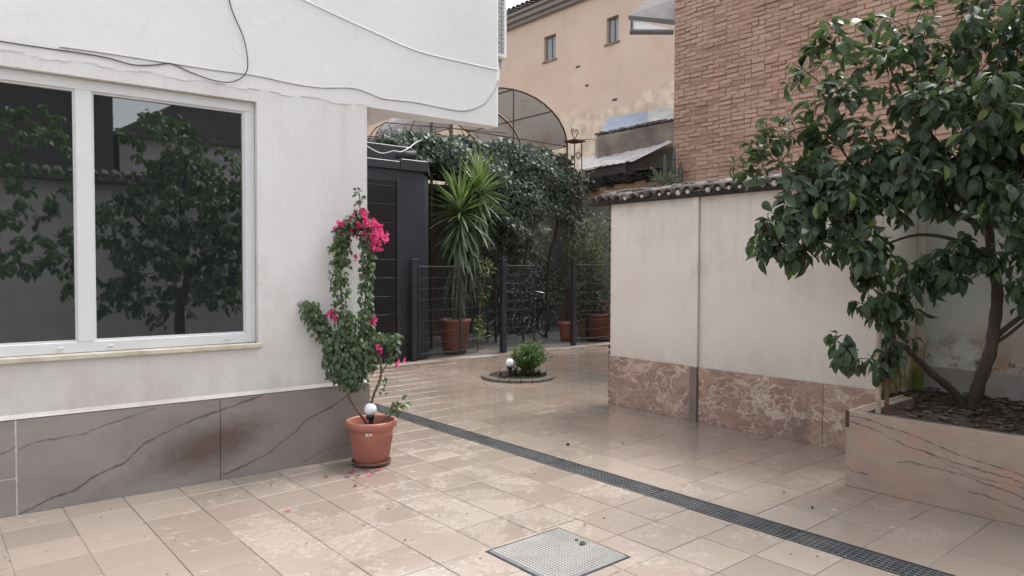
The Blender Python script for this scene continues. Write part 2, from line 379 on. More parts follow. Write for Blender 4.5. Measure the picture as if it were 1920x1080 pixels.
s_ = NT('tinted_window_glass', .015, .5); s_.color((.012, .014, .016)); s_.b.inputs['IOR'].default_value = 2.3
s_.bump(s_.noise(1.6, 2), .02, .01); M['glass'] = s_.m
M['sill'] = simple('travertine_sill', (.56, .52, .43), (.40, .35, .27), 9, .6, .4, .3, 50)
M['steel'] = simple('galvanised_steel', (.24, .245, .25), (.15, .155, .16), 6, .42, .5, metal=.4)
M['black'] = simple('black_void', (.012, .012, .012), rough=.9)
def m_cover():
    s = NT('checkered_aluminium', .38, .5); s.b.inputs['Metallic'].default_value = .25
    s.color(s.mix(s.ramp(s.noise(3.5, 5, .6), .35, .65), (.40, .385, .365), (.30, .285, .265))); s.rough(s.ramp(s.noise(6, 4), .3, .7, .28, .5)); return s.m
M['cover'] = m_cover()
def m_terra(name, a, b):
    s = NT(name, .5, .4); s.color(s.mix(s.ramp(s.noise(5, 5, .6), .35, .68), a, b)); s.bump(s.noise(40, 3), .06, .002); return s.m
M['terracotta'] = m_terra('terracotta_plastic', (.40, .155, .11), (.33, .125, .095))
M['terracotta_old'] = m_terra('weathered_terracotta', (.27, .095, .07), (.18, .085, .065))
M['saucer'] = m_terra('dull_brown_plastic', (.15, .075, .06), (.10, .06, .05))
M['soil'] = simple('dark_soil', (.022, .017, .013), (.06, .045, .033), 30, .95, .2, .8, 50, dist=.02)
M['chips'] = simple('bark_chips', (.035, .026, .02), (.12, .09, .065), 25, .9, .2)
M['bulb'] = simple('white_globe_plastic', (.80, .80, .84), rough=.25)
M['blackp'] = simple('black_plastic', (.015, .015, .016), rough=.4)
M['iron'] = simple('dark_grey_painted_steel', (.022, .023, .027), (.034, .034, .038), 10, .6, .35)
M['booth'] = simple('slate_grey_panel', (.024, .026, .034), (.034, .036, .045), 2, .42, .5)
M['booth_dark'] = simple('near_black_door', (.008, .0085, .012), (.012, .012, .016), 2, .32, .5)
M['rust'] = simple('rusty_iron', (.07, .045, .035), (.12, .07, .05), 14, .75, .3)
M['cable'] = simple('dark_cable', (.06, .055, .055), rough=.6)
M['cable_w'] = simple('painted_cable', (.50, .49, .49), (.42, .41, .41), 9, .7)
M['bark'] = simple('citrus_bark', (.085, .062, .052), (.045, .035, .03), 9, .9, .2, .6, 45, stretch=(1, 1, .3), dist=.01)
M['bamboo'] = simple('weathered_cane', (.50, .40, .32), (.36, .27, .2), 14, .7, .3, .2, 30)
M['stakeb'] = simple('brown_stake', (.17, .10, .07), (.11, .07, .05), 14, .8, .3)
M['leaf_citrus'] = leaf_mat('citrus_leaf', (.028, .048, .029), (.080, .118, .060), .40, .28, (.17, .22, .06), .5)
M['leaf_boug'] = leaf_mat('bougainvillea_leaf', (.045, .075, .036), (.11, .16, .075), .42, .25, (.25, .25, .09))
M['flower'] = leaf_mat('magenta_bract', (.58, .03, .20), (.74, .10, .34), .6, .3)
M['flower_dry'] = simple('dried_bract', (.16, .02, .05), (.28, .03, .1), 20, .8)
M['yucca'] = leaf_mat('yucca_blade', (.07, .11, .045), (.17, .24, .095), .38, .22, None)
M['yucca_old'] = leaf_mat('dull_yucca_blade', (.06, .085, .05), (.14, .18, .11), .42, .15, (.2, .18, .11))
M['ivy'] = leaf_mat('ivy_leaf', (.05, .066, .052), (.125, .15, .122), .5, .12, None, .35)
M['bush'] = leaf_mat('parsley_leaf', (.055, .11, .03), (.12, .22, .055), .5, .3)
M['spiky'] = leaf_mat('bronze_strap_leaf', (.03, .05, .025), (.08, .065, .04), .5, .1)
M['olive'] = leaf_mat('olive_leaf', (.10, .125, .075), (.22, .245, .15), .5, .2)
M['yellowgreen'] = leaf_mat('pale_green_leaf', (.09, .13, .04), (.20, .26, .08), .5, .3)
M['cactus'] = simple('grey_green_succulent', (.085, .105, .09), (.055, .07, .062), 8, .7, .3)
M['twig'] = simple('brown_stem', (.13, .085, .06), (.08, .055, .04), 12, .85)
M['ac'] = simple('white_enamel', (.72, .72, .72), rough=.4)
M['acgrille'] = simple('grey_grille', (.30, .31, .32), rough=.5)
M['mortar_w'] = simple('pale_mortar', (.55, .53, .50), (.40, .38, .36), 18, .9, .2, .4, 50)
M['oldtile'] = simple('weathered_roof_tile', (.055, .046, .043), (.20, .175, .165), 13, .85, .3, .5, 40)
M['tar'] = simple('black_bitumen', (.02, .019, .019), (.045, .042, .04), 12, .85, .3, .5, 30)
def m_brick():
    s = NT('old_red_brick', .85, .25); r = s.rnd()
    c = s.mix(r, (.37, .215, .15), (.54, .35, .265)); c = s.mix(s.ramp(s.noise(1.1, 4), .4, .65, 0, .5), c, (.44, .33, .26))
    c = s.mix(s.ramp(r, .86, .93, 0, .6), c, (.20, .12, .09)); c = s.mix(s.ramp(s.noise(28, 5, .7), .5, .75, 0, .45), c, (.52, .40, .33)); c = s.mix(s.ramp(s.noise(.35, 5, .65), .45, .62, 0, .45), c, (.30, .20, .15)); s.color(c); s.bump(s.noise(38, 5, .75), .9, .014); return s.m
M['brick'] = m_brick()
M['mortar'] = simple('lime_mortar', (.34, .22, .17), (.27, .17, .13), 6, .9, .2, .5, 40)
def m_tan():
    s = NT('haze_paled_tan_render', .85, .2); x, y, z = s.sep(); n = s.noise(.8, 5, .6)
    c = s.mix(s.ramp(n, .35, .65), (.62, .44, .335), (.68, .51, .40))  # tan lifted paler, haze glare put into the base colour
    c = s.mix(s.ramp(z, 8.1, 9.5, 0, .5), c, (.60, .48, .37))
    c = s.mix(s.ramp(s.noise(2.2, 5, .7, stretch=(1, 1, .25)), .58, .7, 0, .25), c, (.40, .30, .24))
    low = s.math('ADD', z, s.math('MULTIPLY', s.math('SUBTRACT', s.noise(.55, 5, .6), .5), 2.2))
    k = s.ramp(low, 6.65, 6.5); c = s.mix(k, c, s.mix(s.ramp(s.noise(2.4, 5, .65), .4, .62), (.78, .63, .48), (.56, .43, .33)))
    gr = s.math('MULTIPLY', s.ramp(y, 15.1, 13.0), s.ramp(s.noise(1.1, 5, .6), .45, .62)); gr.node.use_clamp = True
    c = s.mix(s.math('MULTIPLY', gr, .7), c, (.60, .50, .42)); s.color(c); s.bump(s.noise(12, 5), .3, .01); return s.m
M['tan'] = m_tan()
M['oldwood'] = simple('grey_old_wood', (.20, .18, .17), (.11, .10, .095), 8, .85, .2, stretch=(3, 3, .4))
M['eavewood'] = simple('glare_paled_eave', (.36, .31, .28), (.25, .215, .195), 5, .85, .2, stretch=(3, 3, .4))  # wood colour lightened to carry the glare along the eave
M['paleroof'] = simple('pale_metal_sheet', (.58, .57, .56), (.40, .39, .38), 3, .5, .5, metal=.2)
M['blueroof'] = simple('blue_grey_corrugated_sheet', (.38, .44, .52), (.30, .35, .42), 3, .5, .5, metal=.2)
M['shedwall'] = simple('blotchy_shed_render', (.32, .27, .22), (.17, .145, .125), 1.8, .9, .2, .4, 20)
M['darkboard'] = simple('dark_boards', (.055, .05, .05), (.09, .08, .075), 4, .8)
M['orange'] = simple('orange_brown_wood', (.33, .13, .07), (.24, .10, .06), 5, .7)
M['backwall'] = simple('grey_back_wall', (.27, .26, .25), (.18, .17, .165), 1.6, .9, .2, .4, 20)
def m_poly():
    s = NT('smoky_polycarbonate', .35, .4); x, y, z = s.sep()
    c = s.mix(s.ramp(s.noise(1.7, 4), .55, .72), (.23, .21, .195), (.20, .115, .07)); s.color(c)
    t = s.n('ShaderNodeBsdfTranslucent'); s.put(t.inputs[0], c); m = s.n('ShaderNodeMixShader'); m.inputs[0].default_value = .3
    o = s.t.nodes['Material Output']; s.t.links.new(s.b.outputs[0], m.inputs[1]); s.t.links.new(t.outputs[0], m.inputs[2]); s.t.links.new(m.outputs[0], o.inputs[0]); return s.m
M['poly'] = m_poly()
M['rubber'] = simple('black_rubber', (.02, .02, .02), rough=.7)
M['chrome'] = simple('bright_metal', (.6, .6, .6), rough=.25, metal=1)
M['red'] = simple('dull_red_paint', (.25, .03, .03), rough=.5)
M['gable'] = simple('pale_grey_render', (.62, .61, .62), (.52, .51, .51), 1.5, .9)
M['slate'] = simple('dark_roofing', (.09, .085, .085), (.14, .13, .13), 3, .8)
M['paper'] = simple('cream_sticker', (.62, .58, .48), rough=.7)
M['stone_dark'] = simple('grey_kerb_stone', (.17, .145, .125), (.10, .085, .075), 5, .8, .3, .5, 30)
M['lemon'] = simple('yellow_flower', (.75, .6, .2), rough=.6)

# ------------------------------------------------------------------ ground
TX, TY = .343, 1/3.
XL = [1.727+.343*j for j in range(-22, 7)]            # joints left of the drain, last at 3.785
XR = [3.995+.343*j for j in range(0, 24)]             # joints right of the drain
YL = [4.363+TY*k for k in range(-32, 17)]
DR0, DR1 = XL[-1], XR[0]
floor = MB().box((-40, -40, -.16), (DR0, 10.05, -.004)).box((DR1, -40, -.16), (60, 10.05, -.004)).box((DR0, -40, -.30), (DR1, 10.05, -.12)).build('floor', M['grout'])
tag(floor, 'beige tiled courtyard floor, damp and shiny', kind='structure')
yf = MB().box((-40, 10.05, -.2), (60, 60, -.006)).build('yard_floor', M['yard']); tag(yf, kind='structure')
tl = MB().box((-TX/2+.0025, -TY/2+.0025, -.012), (TX/2-.0025, TY/2-.0025, 0), .0016)
tile_me = tl.mesh('tile', M['tile'])
cells = []
for xs in (XL, XR):
    for i in range(len(xs)-1):
        for j in range(len(YL)-1):
            cx, cy = xs[i]+TX/2, YL[j]+TY/2
            if cy > 10.05: continue
            if cy > 5.55 and cx < 2.6: continue
            if 2.38 < cx < 2.86 and 2.55 < cy < 2.9: continue
            if math.hypot(cx-6.5, cy-7.54) < .3: continue
            cells.append((cx, cy))
cells.sort(key=lambda c: (not in_frame((c[0], c[1], 0), 1.08), cam_depth((c[0], c[1], 0))))
rest = MB()
for k, (cx, cy) in enumerate(cells):
    m = Matrix.Translation((cx, cy, rng.uniform(-.0006, .0006))) @ Matrix.Rotation(rng.gauss(0, .0022), 4, 'X') @ Matrix.Rotation(rng.gauss(0, .0022), 4, 'Y')
    if k < 300: link('tile', tile_me, floor, m)
    else: rest.add([m @ Vector(v) for v in tl.v], tl.f)
o = rest.build('tile_field', M['tile'], floor); o['kind'] = 'stuff'

# drain channel: one grating length after another
NP = 8; y1 = 7.05; PL_ = (y1 - (-.95))/NP
names = ['at the front corner of the photo, cut by the frame', 'second from the front of the photo', 'third from the front, right of the metal cover', 'in the middle of the yard, left of the marble panels',
         'just before the flower pot in depth', 'last but two before the dark kiosk', 'right behind the flower pot', 'farthest, behind the bougainvillea']
for k in range(NP):
    a, b = -.95 + k*PL_ + .004, -.95 + (k+1)*PL_ - .004
    if k in (0,): continue
    t = thing('drain_grating', 'galvanised drain grating length, ' + names[k], 'drain grating', ((DR0+DR1)/2, (a+b)/2, 0), group='drain gratings across the floor')
    for i in range(6):
        x = DR0+.022 + i*(DR1-DR0-.044)/5
        MB().box((x-.003, a, -.028), (x+.003, b, -.001)).build('bar', M['steel'], t)
    mb = MB(); y = a+.012
    while y < b:
        mb.box((DR0+.012, y-.002, -.026), (DR1-.012, y+.002, -.004)); y += .034
    o = mb.build('cross_bars', M['steel'], t); o['kind'] = 'stuff'
    for x in (DR0+.006, DR1-.006): MB().box((x-.005, a, -.03), (x+.005, b, .0015)).build('edge_angle', M['iron'], t)
ch = MB().box((DR0-.02, -2, -.118), (DR1+.02, 7.1, -.11)); o = ch.build('drain_channel', M['black']); tag(o, kind='structure')

gr = MB()
for i in range(330):
    x, y = rng.uniform(.2, 5.9), rng.uniform(1.2, 7.5)
    if y > 5.2 and x < 2.7 or (DR0-.02 < x < DR1+.02): continue
    r_ = rng.uniform(.001, .0028)*(1 if rng.random() < .96 else 2); m = Matrix.Translation((x, y, .0012)) @ Matrix.Rotation(rng.uniform(0, 6.3), 4, 'Z')
    gr.box((-r_*1.6, -r_, -.001), (r_*1.6, r_, r_*.8), 0, m)
o = gr.build('grit', M['chips']); tag(o, kind='stuff')

# aluminium inspection cover
t = thing('inspection_cover', 'silver ribbed aluminium inspection cover set flush in the floor', 'manhole cover', (2.63, 2.72, 0), R(-1.2))
MB().box((2.365, 2.452, -.01), (2.895, 2.985, .005), .003).build('cover_plate', M['steel'], t)
mb = MB()
for i in range(24):
    x = 2.385+i*.0213
    for j in range(24): 
        y = 2.472+j*.0213; mb.box((x, y, .003), (x+.0165, y+.0165, .0085), .0018)
o = mb.build('raised_studs', M['cover'], t); o['kind'] = 'stuff'
mb = MB()
for lo, hi in (((2.353, 2.44), (2.364, 2.997)), ((2.896, 2.44), (2.907, 2.997)), ((2.364, 2.44), (2.896, 2.451)), ((2.364, 2.986), (2.896, 2.997))): mb.box((*lo, -.01), (*hi, .004))
mb.build('rim', M['iron'], t)

# ------------------------------------------------------------------ white house on the left
HP = Vector((.375, 5.343, 0)); HA = math.atan2(-.0545, .9985)
house = thing('white_house', 'white rendered house with a wide two pane window and grey stone base', 'house', HP, HA)
def hb(mb, u0, u1, v0, v1, z0, z1, bev=0):      # v: outward from the wall face
    return mb.box((u0, -v1, z0), (u1, -v0, z1), bev, XF['white_house'])
WU0, WU1, WZ0, WZ1 = -.62, 1.585, .975, 2.785
mb = MB()
def wall_with_hole():
    # one face sheet round the opening + reveals, so the render runs through without seams
    V = []; A = XF['white_house']
    us = [-4, WU0, WU1, 2.475]; zs = [.57, WZ0, WZ1, 2.871]
    P = {(i, j): len(V)+i*4+j for i in range(4) for j in range(4)}
    V = [A @ Vector((u, 0, z)) for u in us for z in zs]
    F = [(P[i, j], P[i+1, j], P[i+1, j+1], P[i, j+1]) for i in range(3) for j in range(3) if (i, j) != (1, 1)]
    n = len(V); V += [A @ Vector((u, .16, z)) for (u, z) in ((WU0, WZ0), (WU1, WZ0), (WU1, WZ1), (WU0, WZ1))]
    o_ = [P[1, 1], P[2, 1], P[2, 2], P[1, 2]]
    F += [(o_[k], o_[(k+1) % 4], n+(k+1) % 4, n+k) for k in range(4)]
    return V, F
mb.add(*wall_with_hole())
hb(mb, 2.475-.02, 2.475, -4, -.001, .57, 2.871)
hb(mb, -4, 2.455, -4, -3.9, 0, 2.87); hb(mb, -4, -3.9, -3.9, -.001, 0, 2.87)
hb(mb, -4, 2.475, -.2, -.004, -.05, .568)
mb.build('lower_wall', M['plaster'], house)
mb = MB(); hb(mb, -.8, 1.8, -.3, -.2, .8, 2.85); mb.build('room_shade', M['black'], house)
# upper storey: flush with the wall, running past the lower corner as a wedge
A = XF['white_house']; li = A.inverted()
back = [li @ Vector(p) for p in ((4.185, 5.30, 0), (4.06, 5.275, 0), (3.22, 5.45, 0), (3.25, 5.95, 0))]
poly = [(-4, 0), (3.795, 0), (3.812, .012), (back[0].x, back[0].y)] + [(p.x, p.y) for p in back[1:]] + [(back[3].x, 4), (-4, 4)]
mb = MB(); mb.prism(poly, 2.872, 6.6); mb.v = [A @ Vector(v) for v in mb.v]
mb.build('upper_storey', M['plaster_up'], house)
mb = MB(); hb(mb, -4.2, 3.0, -4.2, .1, 6.602, 6.75); mb.build('roof', M['slate'], house)
mb = MB()
for k in range(46):         # trowel ridge where the upper render was added
    u = -1.2+k*.08; z = 2.872+.012*math.sin(k*1.3)+.02*(k < 0)
    hb(mb, u, u+.082, 0, .003+.002*math.sin(k*2.1), z, z+.014)
mb.build('render_ridge', M['plaster_up'], house)
# drip edge above the stone
mb = MB(); A = XF['white_house']
for (u0, u1) in ((-4, 2.475),):
    mb.add([A @ Vector(p) for p in ((u0, -.0015, .630), (u1, -.0015, .630), (u1, -.020, .602), (u0, -.020, .602), (u0, 0, .596), (u1, 0, .596))], [(0, 1, 2, 3), (3, 2, 5, 4), (1, 5, 2), (0, 3, 4)])
mb.build('drip_edge', M['plaster'], house)
for (u0, u1, z0, z1) in ((-2.6, -1.135, .0, .596), (-1.13, .083, .235, .596), (-1.13, .083, 0, .231), (.09, 1.300, 0, .596), (1.304, 2.487, 0, .596)):
    mb = MB(); hb(mb, u0, u1, .0, .018, z0, z1, .002); mb.build('stone_slab', M['greystone'], house)
mb = MB(); hb(mb, .081, .092, .001, .0165, 0, .594); hb(mb, -1.13, .081, .001, .0165, .229, .237); mb.build('pale_joint', M['mortar_w'], house)
# window
win = MB(); f0, f1 = -.115, -.05
fo = (WU0+.002, WU1-.002, WZ0+.012, WZ1-.002); th = .072
hb(win, fo[0], fo[1], f0, f1, fo[2], fo[2]+th, .004); hb(win, fo[0], fo[1], f0, f1, fo[3]-th, fo[3], .004)
hb(win, fo[0], fo[0]+th, f0, f1, fo[2]+th, fo[3]-th, .004); hb(win, fo[1]-th, fo[1], f0, f1, fo[2]+th, fo[3]-th, .004)
window = win.build('window', M['pvc'], house)
m0, m1 = .432, .528
mb = MB(); hb(mb, m0, m1, f0, f1+.003, fo[2]+th-.001, fo[3]-th+.001, .004); mb.build('mullion', M['pvc'], window)
for (a, b) in ((fo[0]+th, m0), (m1, fo[1]-th)):
    mb = MB(); hb(mb, a, b, -.098, -.088, fo[2]+th, fo[3]-th); mb.build('pane', M['glass'], window)
    mb = MB(); e = .012
    for (q0, q1, z0, z1) in ((a, b, fo[2]+th, fo[2]+th+e), (a, b, fo[3]-th-e, fo[3]-th), (a, a+e, fo[2]+th+e, fo[3]-th-e), (b-e, b, fo[2]+th+e, fo[3]-th-e)): hb(mb, q0, q1, -.0875, -.066, z0, z1)
    mb.build('glazing_bead', M['pvc'], window)
for u in (.335, .62, 1.38):
    mb = MB(); hb(mb, u-.018, u+.018, f1, f1+.01, fo[2]+.03, fo[2]+.042, .003); mb.build('drain_cap', M['pvc'], window)
mb = MB(); hb(mb, WU0-.02, WU1+.02, -.16, .03, .952, .985, .004); mb.build('window_sill', M['sill'], house)
def HW(u, z, v=.008): return XF['white_house'] @ Vector((u, -v, z))
def cable(label, pts, r, mat):
    mb = MB(); c = [HW(*p) for p in pts]; mb.tube(crv(c, 6), r, 6)
    o = mb.build('cable', mat); tag(o, label, 'cable')
cable('loose thin dark cable drooping in a loop on the white upper wall', [(-1.2, 2.99), (-.5, 2.95), (.042, 2.928), (.461, 2.934), (.62, 2.93), (.768, 2.912), (.9, 2.935), (1.0, 2.962), (1.12, 2.925), (1.28, 2.888, .02), (1.40, 2.895, .03), (1.49, 2.96, .03), (1.515, 3.06, .025), (1.487, 3.24, .015), (1.41, 3.42, .01), (1.38, 3.6, .01), (1.33, 4.2), (1.3, 6.4)], .0042, M['cable'])
cable('pale painted cable running along the wall foot of the upper storey to its corner', [(.35, 2.955, .004), (.6, 2.962, .004), (.966, 2.965, .004), (1.3, 2.968, .004), (1.582, 2.976, .004), (1.85, 2.962, .004), (2.076, 2.966, .004), (2.345, 3.004, .004), (2.5, 2.985, .004), (2.631, 2.96, .004), (2.9, 2.972, .004), (3.147, 2.966, .004), (3.35, 2.962, .006), (3.483, 2.985, .006), (3.62, 3.05, .006), (3.69, 3.116, .006), (3.77, 3.22, .006), (3.806, 3.306, .006)], .0055, M['cable_w'])
cable('white cable sloping across the upper wall towards the air conditioner', [(1.2, 3.80, .003), (1.951, 3.617, .003), (2.2, 3.56, .003), (2.535, 3.491, .003), (2.934, 3.414, .003), (3.4, 3.40, .003), (3.80, 3.398, .003)], .006, M['plaster_up'])
# air conditioner behind the corner
t = thing('air_conditioner', 'white outdoor air conditioner unit on the corner of the white house', 'air conditioner', (4.35, 5.7, 3.58))
MB().box((4.10, 5.36, 3.60), (4.475, 6.12, 4.22), .015).build('casing', M['ac'], t)
for i in range(14):
    z = 3.655+i*.042
    for x0 in (4.345, 4.39): MB().box((x0, 5.349, z), (x0+.034, 5.358, z+.03)).build('louvre', M['acgrille'], t)
MB().box((4.22, 5.42, 3.52), (4.45, 5.46, 3.60)).build('bracket', M['acgrille'], t)
MB().box((4.22, 6.0, 3.52), (4.45, 6.04, 3.60)).build('bracket', M['acgrille'], t)
mb = MB(); mb.tube(crv([(4.355, 5.40, 3.60), (4.375, 5.40, 3.50), (4.380, 5.40, 3.38), (4.3, 5.42, 3.30)], 5), .018, 8); mb.tube(crv([(4.400, 5.42, 3.6), (4.410, 5.42, 3.5), (4.395, 5.42, 3.36), (4.3, 5.44, 3.3)], 5), .012, 8)
mb.build('pipe', M['ac'], t)

# ------------------------------------------------------------------ low white wall with marble foot (right)
WX = 6.05; YA, YE = 2.45, 5.40
cw = thing('courtyard_wall', 'low white wall with a pink brown marble foot and old roof tile coping', 'wall', (WX, 4, 0))
mb = MB().box((WX+.0, YA, .548), (WX+.22, 4.20, 2.29)).box((WX, 4.285, .548), (WX+.22, YE, 2.29)).box((WX+.003, 4.20, .54), (WX+.22, 4.285, 2.29)).box((WX+.006, YA+.002, 0), (WX+.218, YE-.002, .547))
mb.build('wall_panel', M['wall_cream'], cw)
MB().box((WX-.035, 4.205, .55), (WX-.0005, 4.28, 2.30), .006).build('pilaster', M['wall_cream'], cw)
MB().box((WX-.05, 4.20, 0), (WX-.001, 4.285, .555), .003).build('pilaster_foot', M['footstone'], cw)
for (a, b) in ((2.46, 2.912), (2.915, 4.198), (4.287, YE)):
    MB().box((WX-.02, a, 0), (WX-.0008, b, .552 + .006*(a > 4)), .003).build('marble_slab', M['breccia'], cw)
mb = MB(); z = .01
while z < 2.25:
    h = rng.uniform(.02, .045)
    mb.box((WX-.022, YE+.001, z), (WX+.05, YE+.006+rng.uniform(0, .016), z+h), .004); z += h+rng.uniform(.012, .035)*(1 if z < .6 else 3)
o = mb.build('broken_edge', M['dark_trim'], cw); o['kind'] = 'stuff'
def coping(parent, x, y0, y1, z, xdir, n, wreck=0, pitch=R(14), mats=(M['oldtile'], M['mortar_w'], M['tar'])):
    """half round tiles lying across a wall that runs along Y; low end toward xdir"""
    step = (y1-y0)/n
    def half(r, L, t=.012, k=8, taper=.85):
        vs = []; fs = []
        for e, (xx, rr) in enumerate(((0, r), (L, r*taper))):
            for q in range(k+1):
                a = math.pi*q/k
                vs.append((xx, rr*math.cos(a), rr*math.sin(a))); vs.append((xx, (rr-t)*math.cos(a), (rr-t)*math.sin(a)))
        s_ = 2*(k+1)
        for q in range(k):
            a = 2*q; fs += [(a, a+2, a+2+s_, a+s_), (a+1, a+1+s_, a+3+s_, a+3), (a, a+1, a+3, a+2), (a+s_, a+2+s_, a+3+s_, a+1+s_)]
        for a in (0, 2*k): fs.append((a, a+s_, a+1+s_, a+1))
        return vs, fs
    vs, fs = half(.058, .42); tb = MB().add(vs, fs); me = tb.mesh('coping_tile', mats[0], None, True)
    inv = XF[parent.name].inverted()
    for i in range(n):
        y = y0+(i+.5)*step; wr = wreck*max(0, (y-4.6))
        base = Matrix.Translation((x-.13*xdir*-1 if 0 else x+.13*xdir, y+rng.uniform(-.008, .008), z+.03+rng.uniform(-.006, .006)-wr*rng.uniform(0, .05)))
        m = base @ Matrix.Rotation(math.pi if xdir > 0 else 0, 4, 'Z') @ Matrix.Rotation(-pitch, 4, 'Y') @ Matrix.Rotation(rng.gauss(0, .03+.15*wr), 4, 'X') @ Matrix.Rotation(rng.gauss(0, .03+.10*wr), 4, 'Z')
        link('coping_tile', me, parent, inv @ m)
        if rng.random() < .75 - wr:
            pb = MB(); q = x+.125*xdir; w_ = .022+rng.uniform(-.006, .008)
            pb.tube([(q, y, z+.028), (q-.08*xdir, y, z+.05)], w_, 7); pb.build('mortar_plug', mats[1], parent)
    MB().box((x-.10 if xdir < 0 else x-.12, y0, z-.02), (x+.12 if xdir < 0 else x+.10, y1+.06, z+.028), .01).build('eave_shadow_band', mats[2], parent)  # dark strip standing in for the shade below the tile ends
    lumps = MB()
    for i in range(n*2):
        y = y0+rng.random()*(y1-y0); xx = x+rng.uniform(.1, .32)*-xdir; s_ = rng.uniform(.02, .05)
        lumps.box((xx-s_, y-s_*1.6, z+.10), (xx+s_, y+s_*1.6, z+.13+s_*.6), .012)
    o = lumps.build('rubble', mats[0], parent); o['kind'] = 'stuff'
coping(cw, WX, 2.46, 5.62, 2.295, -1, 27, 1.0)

# wall at the back of the planter
gw = thing('garden_wall', 'taller stained wall behind the planter and tree', 'wall', (6.8, 0, 0))
MB().box((6.8, -4.0, 0), (7.0, 2.6, 2.36)).build('wall_panel', M['garden_wall'], gw)
MB().box((6.272, 2.452, 0), (6.799, 2.6, 2.30)).box((6.052, 2.435, .0), (6.2715, 2.4495, 2.285)).box((6.272, 2.435, 0), (6.799, 2.4515, 2.30)).build('return_wall', M['return_wall'], gw)
MB().box((6.745, 2.375, 0), (6.7985, 2.434, 2.36), .004).build('pilaster', M['return_wall'], gw)
MB().box((6.765, -4.0, 0), (6.7985, 2.374, .70), .004).build('base_band', M['concrete'], gw)
coping(gw, 6.8, -3.0, 2.55, 2.365, -1, 40)

# planter
pl = thing('planter', 'long raised planter faced with beige red veined marble', 'planter', (5.6, 0, 0))
MB().box((5.07, -2.6, 0), (5.09, 2.28, .540), .003).build('marble_front', M['planter'], pl)
MB().box((5.072, 2.262, 0), (6.05, 2.281, .538), .003).build('end_slab', M['planter'], pl)
MB().box((5.0905, -2.6, 0), (5.17, 2.2615, .533)).box((5.1705, 2.18, 0), (6.045, 2.2615, .531)).build('rim', M['rimstone'], pl)
MB().box((5.066, 2.255, .42), (5.078, 2.2835, .542), .004).build('dark_corner', M['dark_trim'], pl)
gx = 26; gy = 70; sv = []
for i in range(gx+1):
    for j in range(gy+1):
        x = 5.165+i*(6.79-5.165)/gx; y = -2.6+j*(2.44+2.6)/gy
        e = 0 if (i in (0,)) else 1
        sv.append((x, y, .468+e*rng.uniform(-.012, .026)+.022*math.sin(x*5+y*3)*e))
sf = [(i*(gy+1)+j, (i+1)*(gy+1)+j, (i+1)*(gy+1)+j+1, i*(gy+1)+j+1) for i in range(gx) for j in range(gy)
      if not (sv[i*(gy+1)+j][0] < 6.06 and sv[i*(gy+1)+j][1] > 2.12)]
MB().add(sv, sf).build('soil', M['soil'], pl, True)
mb = MB()
for i in range(900):
    x, y = rng.uniform(5.2, 6.75), rng.uniform(-.5, 2.35)
    if y > 2.12 and x < 6.1: continue
    L = rng.uniform(.012, .045); m = Matrix.Translation((x, y, .497+rng.uniform(-.01, .022))) @ Matrix.Rotation(rng.uniform(0, 6.3), 4, 'Z') @ Matrix.Rotation(rng.gauss(0, .35), 4, 'X')
    mb.box((-L, -L*rng.uniform(.2, .5), -.003), (L, L*.35, .004), 0, m)
o = mb.build('bark_mulch', M['chips'], pl); o['kind'] = 'stuff'
# stakes
t = MB().tube(crv([(5.27, 2.14, .47), (5.28, 2.15, .9), (5.305, 2.155, 1.25), (5.31, 2.16, 1.64)], 4), [.019]*6+[.0165]*7, 8).build('cane_stake', M['bamboo']); tag(t, 'pale weathered cane stake standing at the planter corner', 'stake')
t = MB().tube([(5.345, 2.11, .47), (5.35, 2.12, .95)], .017, 8).build('wooden_stake', M['stakeb']); tag(t, 'short brown stake beside the pale cane at the planter corner', 'stake')
t = MB().tube(crv([(6.6, 2.435, 2.02), (6.3, 2.3, 2.0), (6.0, 2.25, 1.985), (5.4, 2.2, 1.99)], 4), .003, 5).build('tie_wire', M['cable']); tag(t, 'thin dark wire stretched between the tree and the white wall', 'wire')

# ------------------------------------------------------------------ citrus trees
LEAVES = [leaf_mesh('leaf', M['leaf_citrus'], 'oval', f, d) for f, d in ((.3, .5), (.15, .9), (.4, .2), (.2, 1.3))]
def leaf_cluster(out, twigs, c, r, n, L=(.09, .14), per=(6, 10), up=.15, hang=1.5, tw=.2):
    c = Vector(c); r = Vector(r) if not isinstance(r, (int, float)) else Vector((r, r, r))
    for _ in range(n):
        v = rsph(); v = v.normalized()*(v.length**.45)
        p = c + Vector((v.x*r.x, v.y*r.y, v.z*r.z))
        d = (v*.9 + Vector((0, 0, up)) + rv(.45)).normalized()
        ln = rng.uniform(.6, 1.3)*tw; q0 = p-d*ln*.6; q1 = p+d*ln*.4
        twigs.append((q0, q1))
        for k in range(rng.randint(*per)):
            t = rng.uniform(.15, 1.05); pos = q0.lerp(q1, t)
            side = d.cross(rsph()).normalized()
            ld = (side*.75 + d*.45 + Vector((0, 0, -hang*rng.uniform(.25, 1)))).normalized()
            nr = (Vector((0, 0, 1)) + (pos-c).normalized()*.7 + rv(.55))
            l = rng.uniform(*L); out.append(frame(pos+side*.012, ld, nr, l, l*rng.uniform(.42, .56)))
